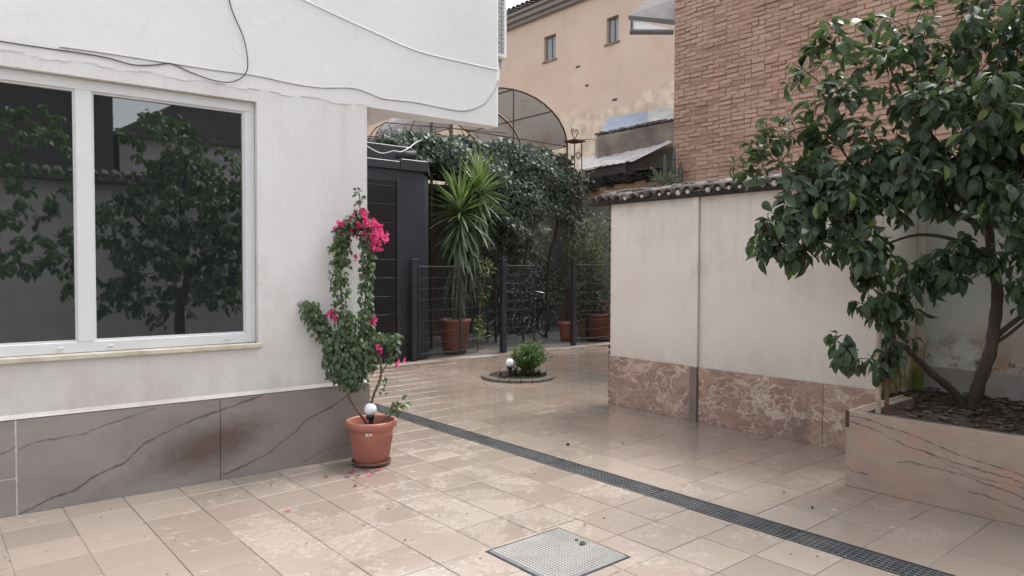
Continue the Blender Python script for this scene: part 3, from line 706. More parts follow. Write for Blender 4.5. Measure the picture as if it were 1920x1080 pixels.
def grow(t, stems, limbs, clusters, nobj, bark='bark', trunk_name='trunk', L=(.075, .14), dens=1.0):
    for pts, rs in stems:
        c = crv(pts, 6); k = len(c); rad = np.interp(np.linspace(0, len(rs)-1, k), range(len(rs)), rs).tolist()
        MB().tube(c, [q*(1+.08*math.sin(i*1.7)) for i, q in enumerate(rad)], 10).build(trunk_name, M[bark], t, True)
    for pts, rs in limbs:
        c = crv(pts, 5); rad = np.interp(np.linspace(0, len(rs)-1, len(c)), range(len(rs)), rs).tolist()
        MB().tube(c, rad, 7).build('limb', M[bark], t, True)
    lv = []; tw = []
    for cl in clusters: leaf_cluster(lv, tw, cl[0], cl[1], int(cl[2]*dens+.5), **dict(L=L, **(cl[3] if len(cl) > 3 else {})))
    mb = MB()
    for a, b in tw: mb.tube([a, a.lerp(b, .5)+rv(.006), b], [.0042, .0032, .002], 4, False)
    o = mb.build('twigs', M[bark], t); o['kind'] = 'stuff'
    foliage(t, lv, LEAVES if nobj else LEAVES2, nobj); return lv
tree = thing('citrus_tree', 'big glossy leaved citrus tree growing from the raised planter', 'tree', (6.1, 1.80, .48))
M['leaf_far'] = leaf_mat('green_tree_leaf', (.06, .105, .05), (.16, .25, .11), .4, .25)
LEAVES2 = [leaf_mesh('leaf', M['leaf_far'], 'oval', f, d) for f, d in ((.3, .5), (.15, .9), (.4, .2))]
S0 = [(6.12, 1.80, .46), (6.05, 1.74, .70), (6.06, 1.68, .92), (6.09, 1.66, 1.15), (6.10, 1.65, 1.4), (6.06, 1.68, 1.62), (6.02, 1.70, 1.9), (5.95, 1.78, 2.2)]
S1 = [(6.10, 1.84, .47), (6.02, 1.90, .62), (5.88, 2.0, .76), (5.74, 2.08, .9), (5.64, 2.12, .985), (5.52, 2.16, 1.02), (5.44, 2.14, 1.09)]
grow(tree, [(S0, (.052, .046, .043, .040, .036, .03, .022)), (S1, (.036, .03, .028, .025, .022, .018, .012))],
     [([(6.07, 1.67, 1.02), (6.14, 1.60, 1.12), (6.2, 1.48, 1.26), (6.2, 1.35, 1.5), (6.1, 1.2, 1.8)], (.02, .018, .014, .01)),
      ([(6.06, 1.68, .98), (6.16, 1.56, 1.10), (6.25, 1.42, 1.3), (6.3, 1.3, 1.6)], (.014, .012, .009, .006)),
      ([(6.03, 1.70, 1.85), (5.7, 1.9, 2.0), (5.35, 2.15, 2.1), (5.0, 2.35, 2.0), (4.85, 2.5, 1.85)], (.026, .02, .014, .009, .006)),
      ([(6.06, 1.68, 1.62), (5.8, 1.8, 1.75), (5.55, 2.0, 1.8), (5.3, 2.2, 1.7)], (.02, .016, .011, .006)),
      ([(6.02, 1.7, 1.9), (6.05, 1.5, 2.3), (6.0, 1.4, 2.7), (5.9, 1.3, 3.1), (5.8, 1.4, 3.5)], (.022, .018, .013, .009, .005)),
      ([(5.95, 1.78, 2.2), (5.7, 1.95, 2.5), (5.5, 2.1, 2.8), (5.4, 2.2, 3.15)], (.018, .013, .009, .005)),
      ([(5.35, 2.15, 2.1), (5.2, 2.35, 2.35), (5.1, 2.5, 2.7)], (.010, .007, .004)),
      ([(5.44, 2.14, 1.09), (5.36, 2.16, 1.2), (5.25, 2.2, 1.28)], (.009, .006, .004)), ([(5.55, 2.15, 1.0), (5.56, 2.14, 1.2), (5.5, 2.16, 1.42)], (.009, .007, .004)),
      ([(5.0, 2.35, 2.0), (4.85, 2.6, 2.25), (4.8, 2.75, 2.45)], (.007, .005, .003))],
     [((4.98, 2.33, 2.00), (.24, .24, .22), 30), ((4.68, 2.52, 1.77), (.19, .18, .16), 17), ((4.82, 2.48, 2.02), (.2, .2, .2), 16), ((4.80, 2.55, 2.22), (.17, .17, .12), 9, dict(hang=.5)),
      ((5.08, 2.2, 1.68), (.22, .18, .12), 14), ((5.30, 2.05, 2.2), (.28, .28, .22), 40), ((5.25, 2.15, 1.56), (.12, .12, .14), 6),
      ((5.66, 1.85, 2.25), (.30, .30, .25), 46), ((5.95, 1.6, 2.35), (.33, .33, .3), 46), ((5.45, 2.02, 1.40), (.16, .14, .14), 7),
      ((5.16, 2.14, 1.28), (.15, .12, .13), 5), ((5.00, 2.22, .97), (.10, .10, .10), 5), ((5.28, 2.07, .90), (.10, .10, .12), 6), ((5.33, 2.1, 1.14), (.12, .10, .10), 4),
      ((5.62, 1.9, 1.52), (.15, .14, .11), 10), ((5.82, 1.76, 1.66), (.15, .15, .14), 12), ((5.35, 1.28, 1.95), (.20, .22, .22), 26), ((5.6, 1.2, 1.62), (.18, .2, .17), 14),
      ((5.75, 1.15, 2.45), (.28, .3, .3), 30), ((6.15, 1.2, 1.8), (.25, .25, .25), 16), ((6.2, 1.45, 1.4), (.12, .12, .16), 8),
      ((5.9, .8, 2.2), (.4, .4, .5), 36), ((5.9, .9, 3.0), (.4, .4, .4), 22),
      ((4.95, 2.55, 2.55), (.16, .16, .14), 5, dict(hang=.5)), ((4.72, 2.72, 2.52), (.14, .14, .10), 3, dict(hang=.5)), ((4.62, 2.75, 2.3), (.12, .12, .08), 3, dict(hang=.5)), ((5.0, 2.5, 2.98), (.16, .16, .12), 4, dict(hang=.5)), ((5.12, 2.4, 2.75), (.14, .14, .18), 6, dict(hang=.5)), ((5.38, 2.2, 2.95), (.2, .2, .26), 10, dict(hang=.5)),
      ((5.62, 1.95, 2.8), (.2, .2, .2), 11, dict(hang=.5)), ((5.55, 2.05, 3.25), (.22, .22, .2), 9, dict(hang=.5)), ((5.85, 1.7, 3.05), (.2, .2, .25), 12, dict(hang=.5)),
      ((6.05, 1.5, 2.85), (.2, .2, .2), 12), ((6.0, 1.5, 3.35), (.25, .25, .2), 10, dict(hang=.5)), ((5.0, 2.3, 3.2), (.2, .2, .12), 6, dict(hang=.5)), ((5.2, 2.5, 2.35), (.2, .18, .1), 7, dict(hang=.5)),
      ((6.0, 1.35, 3.1), (.3, .3, .3), 16, dict(hang=.5)), ((5.6, 1.6, 3.45), (.3, .3, .25), 14, dict(hang=.5)), ((5.3, 1.9, 2.65), (.22, .22, .2), 12, dict(hang=.5)), ((5.75, 1.5, 2.7), (.25, .25, .25), 18), ((5.3, 1.5, 2.6), (.22, .22, .22), 16), ((5.15, 2.3, 2.45), (.2, .2, .16), 9, dict(hang=.5))], 300, dens=1.5)

# ------------------------------------------------------------------ bougainvillea in its pot
PX, PY = 2.735, 4.945
pot = thing('flower_pot', 'terracotta plastic flower pot with a cream sticker by the white house', 'flower pot', (PX, PY, 0))
n = 48
MB().lathe([(.001, .016), (.125, .016), (.130, .02), (.165, .24), (.172, .29), (.185, .292), (.199, .300), (.2, .345), (.194, .352), (.180, .352), (.176, .34), (.172, .29), (.155, .22)], (PX, PY, 0), n).build('pot_body', M['terracotta'], pot, True)
mb = MB()
for k in range(60):
    a = 2*math.pi*k/60; c_, s_ = math.cos(a), math.sin(a)
    mb.tube([(PX+.1335*c_, PY+.1335*s_, .045), (PX+.1655*c_, PY+.1655*s_, .235)], .0022, 4)
o = mb.build('ribs', M['terracotta'], pot); o['kind'] = 'stuff'
MB().lathe([(.001, .004), (.128, .004), (.150, .012), (.158, .036), (.152, .037), (.145, .018), (.001, .015)], (PX, PY, 0), 40).build('saucer', M['saucer'], pot, True)
MB().lathe([(.001, .285), (.09, .29), (.17, .282)], (PX, PY, 0), 20).build('soil', M['soil'], pot, True)
tov = (Vector((0, 0, 0))-Vector((PX, PY, 0))).normalized(); a0 = math.atan2(tov.y, tov.x)-.10
st = MB()
for (a1, a2) in ((-.16, -.012), (.008, .13)):
    for k in range(4):
        b0, b1 = a0+a1+(a2-a1)*k/4, a0+a1+(a2-a1)*(k+1)/4
        P = [(PX+(.1695+.0055*e)*math.cos(b), PY+(.1695+.0055*e)*math.sin(b), z) for (b, z, e) in ((b0, .262, 0), (b1, .262, 0), (b1, .283, 1), (b0, .283, 1))]
        P = [(PX+.176*math.cos(b)*1.0, PY+.176*math.sin(b), z) for (b, z) in ((b0, .258), (b1, .258), (b1, .279), (b0, .279))]
        st.quad(*P)
st.build('sticker', M['paper'], pot)
def globe_lamp(label, x, y, z0, z1, r):
    t = thing('globe_lamp', label, 'garden lamp', (x, y, z0), group='white ball garden lamps')
    MB().lathe(sphere_prof(r, 16, z1, -75, 90), (x, y, 0), 28).build('globe', M['bulb'], t, True)
    MB().lathe([(.001, z1-r-.03), (r*.62, z1-r-.03), (r*.66, z1-r*.86), (r*.5, z1-r*.8), (.001, z1-r*.8)], (x, y, 0), 20).build('collar', M['blackp'], t, True)
    MB().tube([(x, y, z0), (x, y, z1-r-.029)], r*.32, 8).build('spike', M['blackp'], t)
globe_lamp('white ball lamp on a black spike in the terracotta pot of the bougainvillea', 2.715, 4.925, .28, .438, .049)
globe_lamp('white ball lamp on a black spike in the round flower bed', 6.30, 7.48, .03, .235, .058)

bo = thing('bougainvillea', 'bougainvillea with bright magenta flowers trained in a loop above the pot', 'plant', (PX, PY, .28))
BL = [leaf_mesh('leaf', M['leaf_boug'], 'heart', f, d) for f, d in ((.3, .5), (.1, .9), (.35, .2))]
FL = [leaf_mesh('flower', M['flower'], 'heart', f, d) for f, d in ((.5, .2), (.3, -.3))]
stems = {'main': [(2.72, 4.95, .28), (2.64, 4.98, .42), (2.57, 5.02, .56), (2.58, 5.03, .75), (2.57, 5.05, 1.0), (2.55, 5.08, 1.3), (2.54, 5.09, 1.6), (2.56, 5.07, 1.82), (2.63, 5.01, 1.93)],
         'second': [(2.75, 4.93, .28), (2.72, 4.92, .48), (2.78, 4.87, .72), (2.76, 4.9, .9), (2.70, 4.95, 1.1), (2.69, 4.95, 1.35), (2.70, 4.94, 1.6), (2.685, 4.95, 1.8), (2.66, 4.97, 1.95), (2.65, 4.98, 2.16)],
         'arm': [(2.60, 5.02, .70), (2.5, 5.09, .9), (2.40, 5.16, 1.1), (2.31, 5.20, 1.28)],
         'right': [(2.78, 4.87, .72), (2.83, 4.82, .84), (2.86, 4.79, .98), (2.865, 4.79, 1.05)],
         'low': [(2.76, 4.92, .30), (2.84, 4.82, .40), (2.90, 4.76, .50)], 'mid': [(2.6, 5.0, .6), (2.68, 4.95, .8), (2.72, 4.93, 1.0), (2.80, 4.86, 1.0)]}
for k_, p_ in stems.items():
    c = crv(p_, 6); r0 = .011 if k_ in ('main', 'second') else .006
    MB().tube(c, np.linspace(r0, .003, len(c)).tolist(), 7).build('stem', M['twig'], bo, True)
lv = []; fl = []
def along(path, n, rad, hang=1.0, L=(.03, .052), t0=0, t1=1, out=lv):
    c = crv(path, 8)
    for _ in range(n):
        t = rng.uniform(t0, t1)*(len(c)-1); i = min(int(t), len(c)-2); p = c[i].lerp(c[i+1], t-i)
        v = rsph(); v.z *= .6; p = p + v*rad
        o_ = (v.normalized()*.7 + Vector((0, 0, -hang)) + rv(.5)).normalized()
        l = rng.uniform(*L); out.append(frame(p, o_, v.normalized()+Vector((-.2, -.35, .35))+rv(.5), l, l*rng.uniform(.68, .85)))
along(stems['main'], 760, .085, 1.0, t0=.30); along(stems['main'], 220, .06, t0=.75)
along(stems['second'], 560, .058, .8, t0=.42, t1=.9); along(stems['second'], 34, .03, .2, (.03, .045), .90, 1)
along(stems['arm'], 560, .085, 1.1); along(stems['arm'], 60, .035, .4, (.016, .028), .75, 1)
along(stems['right'], 60, .045, .7, (.035, .055), .25, 1); along(stems['low'], 22, .05, .5, (.04, .065), .6, 1); along(stems['mid'], 200, .07, 1.0)
for c_, r_, n_ in (((2.52, 5.06, .86), (.13, .10, .22), 430), ((2.60, 5.02, .80), (.12, .10, .20), 400), ((2.6, 5.02, 1.05), (.12, .08, .15), 180), ((2.72, 4.92, .86), (.07, .06, .12), 60), ((2.80, 4.85, .62), (.05, .05, .09), 8)):
    for _ in range(n_):
        v = rsph(); p = Vector(c_)+Vector((v.x*r_[0], v.y*r_[1], v.z*r_[2])); l = rng.uniform(.03, .055)
        lv.append(frame(p, (v*.6+Vector((0, 0, -1))+rv(.5)), v+Vector((-.3, -.5, .4))+rv(.5), l, l*.75))
foliage(bo, lv, BL, 220)
def flowers(c_, r_, n_):
    for _ in range(n_):
        v = rsph(); p = Vector(c_)+v*r_
        for k in range(3):
            l = rng.uniform(.026, .04); fl.append(frame(p, (v+rv(1)).normalized(), v+rv(.6)+Vector((0, -.4, .2)), l, l*.85))
flowers((2.70, 4.94, 1.87), .085, 54); flowers((2.76, 4.90, 1.79), .095, 70); flowers((2.62, 5.0, 1.88), .075, 34); flowers((2.55, 5.06, 1.86),   .06, 22); flowers((2.66, 4.97, 1.97), .035, 8)
flowers((2.68, 4.95, 1.95), .04, 8); flowers((2.465, 5.08, 1.175), .035, 9); flowers((2.72, 4.92, 1.14), .035, 9); flowers((2.76, 4.85, .93), .03, 3); flowers((2.89, 4.76, .80), .028, 3); flowers((2.62, 5.0, 1.62), .012, 2)
foliage(bo, fl, FL, 120, 'flower', 'blossom')

# petals and bits on the floor
def fallen(name, label, cat, group, spots, mats, L, curl):
    for i, (x, y) in enumerate(spots):
        mb = MB(); a = rng.uniform(0, 6.3)
        for k in range(3 if curl else 1):
            m = frame((x+rng.uniform(-.008, .008), y+rng.uniform(-.008, .008), .008), (math.cos(a+k*2.1), math.sin(a+k*2.1), .15*curl), (rng.uniform(-.4, .4), rng.uniform(-.4, .4), 1), L*rng.uniform(.8, 1.2), L*.6)
            me = FL[0]; mb.add([m @ v.co for v in me.vertices], [tuple(p.vertices) for p in me.polygons])
        o = mb.build(name, mats[i % len(mats)], None, True); tag(o, label[i] if isinstance(label, list) else label, cat, group)
fallen('fallen_flower', 'withered pink bract lying on the tiles in front of the flower pot', 'fallen flower', 'pink bracts fallen round the pot',
       [(2.29, 4.82), (2.53, 4.85), (2.48, 4.8), (2.6, 4.78), (2.68, 4.74), (2.4, 4.71), (2.47, 4.68), (2.56, 4.66), (2.36, 4.50), (2.62, 4.70)], [M['flower_dry'], M['flower'], M['flower_dry']], .026, 1)
fallen('fallen_flower', 'single bright pink bract lying apart on the tiles left of the others', 'fallen flower', 'pink bracts fallen round the pot', [(1.78, 4.3)], [M['flower']], .03, 1)
fallen('fallen_leaf', 'small dark dead leaf lying on the wet floor tiles', 'fallen leaf', 'dark leaves scattered on the floor',
       [(3.22, 5.43), (5.85, 6.23), (4.76, 5.11), (1.63, 3.7), (4.9, 3.3), (5.05, 2.75), (4.55, 2.45), (4.4, 2.2), (3.05, 2.9), (2.1, 3.4), (4.6, 3.05), (5.3, 4.1), (3.6, 4.6), (1.35, 3.2), (4.1, 5.3), (1.9, 4.9)], [M['chips']], .022, 0)
def pebble(label, x, y, r, mat):
    mb = MB(); mb.lathe(sphere_prof(r, 7, r*.75), (x, y, 0), 9); mb.v = [(a+rng.uniform(-.1, .1)*r, b+rng.uniform(-.1, .1)*r, max(c*.8, .0005)) for a, b, c in mb.v]
    o = mb.build('fallen_fruit', mat, None, True); tag(o, label, 'fallen fruit')
pebble('small round brown fruit lying by the drain in the middle of the floor', 4.34, 4.36, .017, M['chips'])
pebble('small dark fruit lying at the far corner of the metal inspection cover', 2.84, 2.78, .011, M['chips'])
t = MB().tube(crv([(2.80, 2.71, .014), (2.82, 2.73, .016), (2.845, 2.725, .014), (2.83, 2.705, .014), (2.805, 2.708, .014)], 4), .004, 5).build('fallen_twig', M['chips']); tag(t, 'curled dry leaf lying on the metal inspection cover', 'fallen leaf')

# ------------------------------------------------------------------ round flower bed
BX, BY = 6.5, 7.54
bed = thing('round_bed', 'low round flower bed with a grey stone kerb set in the tiles', 'flower bed', (BX, BY, 0))
mb = MB(); nseg = 20
for k in range(nseg):
    a, b = 2*math.pi*k/nseg+.012, 2*math.pi*(k+1)/nseg-.012; vs = []
    rj = rng.uniform(-.006, .006)
    for q in range(4):
        t = a+(b-a)*q/3
        vs += [(BX+r*math.cos(t), BY+r*math.sin(t), z) for (r, z) in ((.52+rj, 0), (.52+rj, .032), (.508, .042), (.41, .045), (.40, .0))]
    fs = [(q*5+e, (q+1)*5+e, (q+1)*5+e+1, q*5+e+1) for q in range(3) for e in range(4)] + [(0, 1, 2, 3, 4), (19, 18, 17, 16, 15)]
    MB().add(vs, fs).build('kerb_stone', M['stone_dark'], bed)
MB().lathe([(.001, .045), (.2, .05), (.43, .02)], (BX, BY, 0), 26).build('soil', M['soil'], bed, True)
bush = thing('green_bush', 'bright green feathery bush in the round flower bed', 'bush', (6.66, 7.5, .04))
BU = [leaf_mesh('leaf', M['bush'], 'oval', .2, .5), leaf_mesh('leaf', M['bush'], 'round', .3, .3)]
lv = []; tw = []
for _ in range(110):
    a = rng.uniform(0, 6.3); p0 = Vector((6.64+.07*math.cos(a), 7.52+.07*math.sin(a), .04))
    v = rsph(); v.z = abs(v.z); tip = Vector((6.68, 7.48, .36)) + Vector((v.x*.33, v.y*.33, v.z*.30-.10))
    c = crv([p0, p0.lerp(tip, .5)+Vector((0, 0, .06)), tip], 4); tw.append(c)
    for k in range(26):
        t = rng.uniform(.35, 1); q = c[int(t*(len(c)-1))] + rv(.035); l = rng.uniform(.028, .05)
        lv.append(frame(q, (q-Vector((6.66, 7.5, .25)))+rv(.15)+Vector((0, 0, -.05)), Vector((0, 0, 1))+rv(.7), l, l*rng.uniform(.35, .6)))
mb = MB()
for c in tw: mb.tube(c, .003, 4, False)
o = mb.build('stems', M['twig'], bush); o['kind'] = 'stuff'
foliage(bush, lv, BU, 60)
sp = thing('strap_plant', 'low bronze green strap leaved plants beside the ball lamp in the round bed', 'plant', (6.42, 7.5, .04))
BLADE = [leaf_mesh('leaf', M['spiky'], 'blade', .05, d) for d in (.3, .9)]
lv = []
for (x, y, n, h) in ((6.42, 7.44, 34, .2), (6.55, 7.34, 26, .16), (6.16, 7.6, 7, .14), (6.5, 7.3, 18, .1), (6.72, 7.3, 16, .12)):
    for _ in range(n):
        a = rng.uniform(0, 6.3); l = rng.uniform(.6, 1.2)*h; lv.append(frame((x+rng.uniform(-.05, .05), y+rng.uniform(-.05, .05), .045), (math.cos(a)*.5, math.sin(a)*.5, rng.uniform(.4, 1.2)), (math.cos(a)*-.6, math.sin(a)*-.6, .8), l, .022))
for _ in range(300):
    a = rng.uniform(0, 6.3); r = .36*rng.random()**.5; lv.append(frame((6.42+r*math.cos(a), 7.44+r*.8*math.sin(a), .05), (math.cos(a*3), math.sin(a*3), .35), (0, 0, 1), rng.uniform(.02, .045), .02))
foliage(sp, lv, BLADE, 60)

# ------------------------------------------------------------------ dark kiosk
kb = thing('dark_kiosk', 'tall dark slate grey kiosk behind the corner of the white house', 'kiosk', (5.6, 10.5, 0))
MB().box((4.4, 10.08, 0), (6.60, 12.6, 3.16)).build('body', M['booth'], kb)
MB().prism([(6.602, 10.08), (6.75, 10.2), (6.75, 12.6), (6.602, 12.6)], 0, 3.12).build('corner_panel', M['booth'], kb)
MB().box((4.4, 10.03, 3.165), (6.10, 12.7, 3.30), .01).build('cornice', M['booth'], kb)
MB().box((6.105, 10.02, 3.165), (6.62, 12.7, 3.345), .01).build('cornice', M['booth'], kb)
MB().add([(6.625, 10.03, 3.33), (6.77, 10.17, 3.16), (6.77, 12.6, 3.16), (6.625, 12.6, 3.33), (6.625, 10.03, 3.18), (6.77, 10.17, 3.10), (6.77, 12.6, 3.10), (6.625, 12.6, 3.18)], [(0, 1, 2, 3), (0, 4, 5, 1), (4, 7, 6, 5), (3, 2, 6, 7)]).build('chamfer', M['booth'], kb)
MB().box((4.4, 10.7, 3.305), (6.75, 12.5, 3.68), .01).build('roof_block', M['booth'], kb)
d_ = MB().box((4.9, 10.055, .05), (6.03, 10.079, 2.98), .004).build('door', M['booth_dark'], kb)
for k in range(9): MB().box((4.92, 10.048, .2+k*.3), (6.02, 10.0545, .492+k*.3), .002).build('slat', M['booth_dark'], d_)
MB().box((6.04, 10.04, .0), (6.10, 10.0795, 3.0), .004).build('jamb', M['booth'], kb)
t = thing('floodlight', 'black cylindrical floodlight on top of the dark kiosk', 'lamp', (6.35, 10.3, 3.35))
MB().tube([(6.20, 10.35, 3.43), (6.30, 10.27, 3.44), (6.47, 10.15, 3.44)], [.07, .085, .085], 14).build('lamp_body', M['iron'], t, True)
MB().box((6.26, 10.24, 3.346), (6.32, 10.3, 3.38)).build('bracket', M['iron'], t)
t = MB().tube(crv([(5.3, 9.9, 3.50), (5.62, 9.95, 3.39), (5.8, 10.0, 3.40), (5.95, 10.0, 3.45), (6.15, 10.1, 3.47), (6.5, 10.4, 3.62), (7.0, 10.9, 3.85), (7.6, 11.3, 4.05)], 6), .009, 6).build('cable', M['cable_w']); tag(t, 'pale cable looping over the top of the dark kiosk to the floodlight', 'cable')

# ------------------------------------------------------------------ fence and gate at the back of the tiles
def panel(t, p, q, z0, z1, nh, dv=.055, fr=.014, hr=.0035):
    p, q = Vector((*p, 0)), Vector((*q, 0)); d = (q-p); L = d.length; d.normalize(); Z = Vector((0, 0, 1))
    for a, b in ((p+Z*z0, p+Z*z1), (q+Z*z0, q+Z*z1), (p+Z*z0, q+Z*z0), (p+Z*z1, q+Z*z1)): MB().tube([a, b], fr, 6).build('frame_bar', M['iron'], t)
    for i in range(1, nh):
        z = z0+(z1-z0)*i/nh; MB().tube([p+Z*z, q+Z*z], hr*1.1, 5).build('crossbar', M['iron'], t)
    mb = MB(); n = int(L/dv)
    for i in range(1, n): a = p+d*(L*i/n); mb.tube([a+Z*z0, a+Z*z1], hr, 4, False)
    if n > 1: o = mb.build('wires', M['iron'], t); o['kind'] = 'stuff'
def post(t, x, y, h=1.68, s_=.042):
    MB().box((x-s_, y-s_, 0), (x+s_, y+s_, h), .006).build('post', M['iron'], t)
    MB().box((x-s_-.006, y-s_-.006, h+.001), (x+s_+.006, y+s_+.006, h+.018), .006).build('post_cap', M['iron'], t)
f = thing('wire_fence', 'dark wire fence panel left of the yucca, next to the kiosk', 'fence', (6.3, 10, 0), group='dark steel fencing at the back')
post(f, 6.31, 9.98); panel(f, (6.42, 10.0), (7.27, 10.0), .10, 1.575, 8)
for z in (.25, 1.4): MB().tube([(6.35, 10, z), (6.42, 10, z)], .01, 6).build('clamp', M['iron'], f)
f = thing('gate_leaf', 'dark wire gate leaf swung inward behind the yucca pot', 'gate', (7.3, 10.05, 0), group='dark steel fencing at the back')
panel(f, (7.34, 10.06), (8.55, 10.82), .09, 1.575, 8, .07)
f = thing('gate_leaf', 'dark wire gate leaf right of the middle post, bicycle wheel behind it', 'gate', (8.3, 10, 0), group='dark steel fencing at the back')
post(f, 8.26, 10.0, 1.69, .05); panel(f, (8.34, 10.03), (9.22, 10.2), .10, 1.60, 9)
f = thing('wire_fence', 'dark wire fence panel between the right post and the white wall', 'fence', (10.1, 10, 0), group='dark steel fencing at the back')
post(f, 10.09, 10.0, 1.74, .045); panel(f, (10.17, 10.0), (11.4, 10.0), .12, 1.62, 8, .09); panel(f, (10.62, 10.02), (10.66, 10.02), .12, 1.62, 1, .09, .012)

# ------------------------------------------------------------------ yucca
yp = thing('yucca_pot', 'big ribbed old terracotta tub holding the yucca', 'flower pot', (7.5, 10.46, 0))
MB().lathe([(.001, .06), (.22, .06), (.235, .1), (.262, .56), (.29, .575), (.292, .625), (.275, .63), (.25, .60)], (7.5, 10.46, 0), 64, .012, 16).build('pot_body', M['terracotta_old'], yp, True)
MB().lathe([(.001, 0), (.2, 0), (.21, .055), (.001, .058)], (7.5, 10.46, 0), 32).build('pot_foot', M['saucer'], yp)
MB().lathe([(.001, .6), (.15, .6), (.262, .575)], (7.5, 10.46, 0), 24).build('soil', M['soil'], yp, True)
yu = thing('yucca', 'two headed yucca with long spiky green blades in the ribbed tub', 'plant', (7.5, 10.46, .58))
t1 = crv([(7.47, 10.44, .55), (7.5, 10.43, 1.2), (7.55, 10.42, 1.9), (7.58, 10.42, 2.55)], 6); t2 = crv([(7.55, 10.48, .55), (7.68, 10.47, 1.3), (7.88, 10.46, 2.1), (8.06, 10.45, 2.95)], 6)
for c in (t1, t2): MB().tube(c, np.linspace(.05, .035, len(c)).tolist(), 9).build('trunk', M['bark'], yu, True)
YL_ = [leaf_mesh('leaf', M['yucca'], 'blade', .014, d) for d in (.02, .25, .5)]; YO = [leaf_mesh('leaf', M['yucca_old'], 'blade', .014, d) for d in (.25, .8)]
def head(c, n, out, L, e0, e1, s_=.05):
    for k in range(n):
        a = k*2.39996+rng.uniform(-.2, .2); e = R(e0+(e1-e0)*(k+.5)/n+rng.uniform(-13, 13)); l = rng.uniform(*L)
        d = (Vector((math.cos(a)*math.cos(e), math.sin(a)*math.cos(e), math.sin(e)))+rv(.16)).normalized(); out.append(frame(Vector(c)+d*s_+Vector((0, 0, (e0+(e1-e0)*k/n)/90*.12)), d, Vector((0, 0, 1.0))-d*.3+Vector((math.cos(a)*-.3, math.sin(a)*-.3, 0)), l, rng.uniform(.042, .056)))
g = []; od = []
head(t1[-1], 96, g, (.62, .92), -25, 88); head(t2[-1], 84, g, (.58, .86), -25, 88)
for k in range(210):
    q = (k/210)**.9; t = 1-.80*q; c = t1[int(t*(len(t1)-1))]; a = k*2.39996; l = rng.uniform(.58, .85)
    e = R(-8-66*q**.7-rng.uniform(0, 16)); d = Vector((math.cos(a)*math.cos(e), math.sin(a)*math.cos(e), math.sin(e))); od.append(frame(c+Vector((d.x, d.y, 0))*.04, d, Vector((math.cos(a), math.sin(a), .6)), l, rng.uniform(.042, .058)))
for k in range(140):
    q = (k/140)**.9; t = 1-.62*q; c = t2[int(t*(len(t2)-1))]; a = k*2.39996; l = rng.uniform(.5, .78)
    e = R(-8-64*q**.7-rng.uniform(0, 16)); d = Vector((math.cos(a)*math.cos(e), math.sin(a)*math.cos(e), math.sin(e))); od.append(frame(c+Vector((d.x, d.y, 0))*.04, d, Vector((math.cos(a), math.sin(a), .6)), l, rng.uniform(.042, .056)))
foliage(yu, g, YL_, 175); foliage(yu, od, YO, 125, 'leaf', 'old_leaves')
sm = thing('pale_shrub', 'small pale green shrub just right of the yucca tub', 'bush', (7.95, 10.36, 0))
YG = [leaf_mesh('leaf', M['yellowgreen'], 'oval', .2, .6)]
lv = []; MB().tube(crv([(7.95, 10.36, -.005), (7.96, 10.36, .5), (8.1, 10.4, 1.2), (8.25, 10.45, 1.75)], 4), .008, 5).build('stem', M['twig'], sm)
for c_, r_, n_ in (((7.97, 10.36, .42), (.12, .1, .26), 130), ((8.3, 10.6, 1.55), (.22, .15, .16), 130), ((8.15, 10.5, 1.1), (.2, .15, .25), 60)):
    for _ in range(n_): v = rsph(); l = rng.uniform(.04, .075); lv.append(frame(Vector(c_)+Vector((v.x*r_[0], v.y*r_[1], v.z*r_[2])), v+rv(.6), Vector((0, -.3, 1))+rv(.5), l, l*.4))
foliage(sm, lv, YG, 40)

# ------------------------------------------------------------------ vine, pergola, canopy and ironwork behind
pg = thing('pergola', 'dark pergola frame carrying the vine behind the gate', 'pergola', (9, 12, 0))
for (x, y) in ((6.95, 11.44), (6.95, 13.3), (10.9, 13.3)): MB().box((x-.05, y-.05, 0), (x+.05, y+.05, 3.52)).build('post', M['iron'], pg)
for a, b in (((6.8, 11.40, 3.53), (11.0, 11.48, 3.65)), ((6.8, 13.25, 3.53), (11.0, 13.35, 3.65))): MB().box(a, b).build('beam', M['iron'], pg)
for i in range(9): x = 6.9+i*.5; MB().box((x-.025, 11.3, 3.655), (x+.025, 13.5, 3.72)).build('rafter', M['iron'], pg)
iv = thing('vine', 'dense dark vine hanging over the pergola behind the yucca', 'vine', (9.6, 11.2, 0))
IV = [leaf_mesh('leaf', M['ivy'], 'heart', .2, d) for d in (.4, .8)]
for p in ([(9.9, 11.3, -.01), (9.8, 11.25, 1.2), (9.95, 11.2, 2.4), (9.7, 11.2, 3.6)], [(10.75, 11.5, -.01), (10.7, 11.4, 1.6), (10.8, 11.2, 2.6), (10.5, 11.1, 3.6)], [(9.3, 11.5, -.01), (9.2, 11.4, 1.5), (9.3, 11.3, 3.2)]): MB().tube(crv(p, 5), .03, 7).build('stem', M['bark'], iv)
tx = [6.2, 6.9, 7.3, 7.83, 8.6, 9.3, 9.9, 10.5, 10.95, 11.1]; tz = [3.80, 3.92, 4.0, 4.14, 4.10, 4.18, 4.20, 4.12, 4.0, 3.85]; bz = [3.72, 3.70, 3.5, 3.25, 2.75, 2.1, 2.35, 2.72, 2.72, 2.7]
lv = []
def ivy(p, out_=(0, -1, .35), L=(.06, .10)):
    l = rng.uniform(*L); lv.append(frame(p, Vector((0, -.25, -1))+rv(.75), Vector(out_)+rv(.55), l, l*rng.uniform(.8, 1.0)))
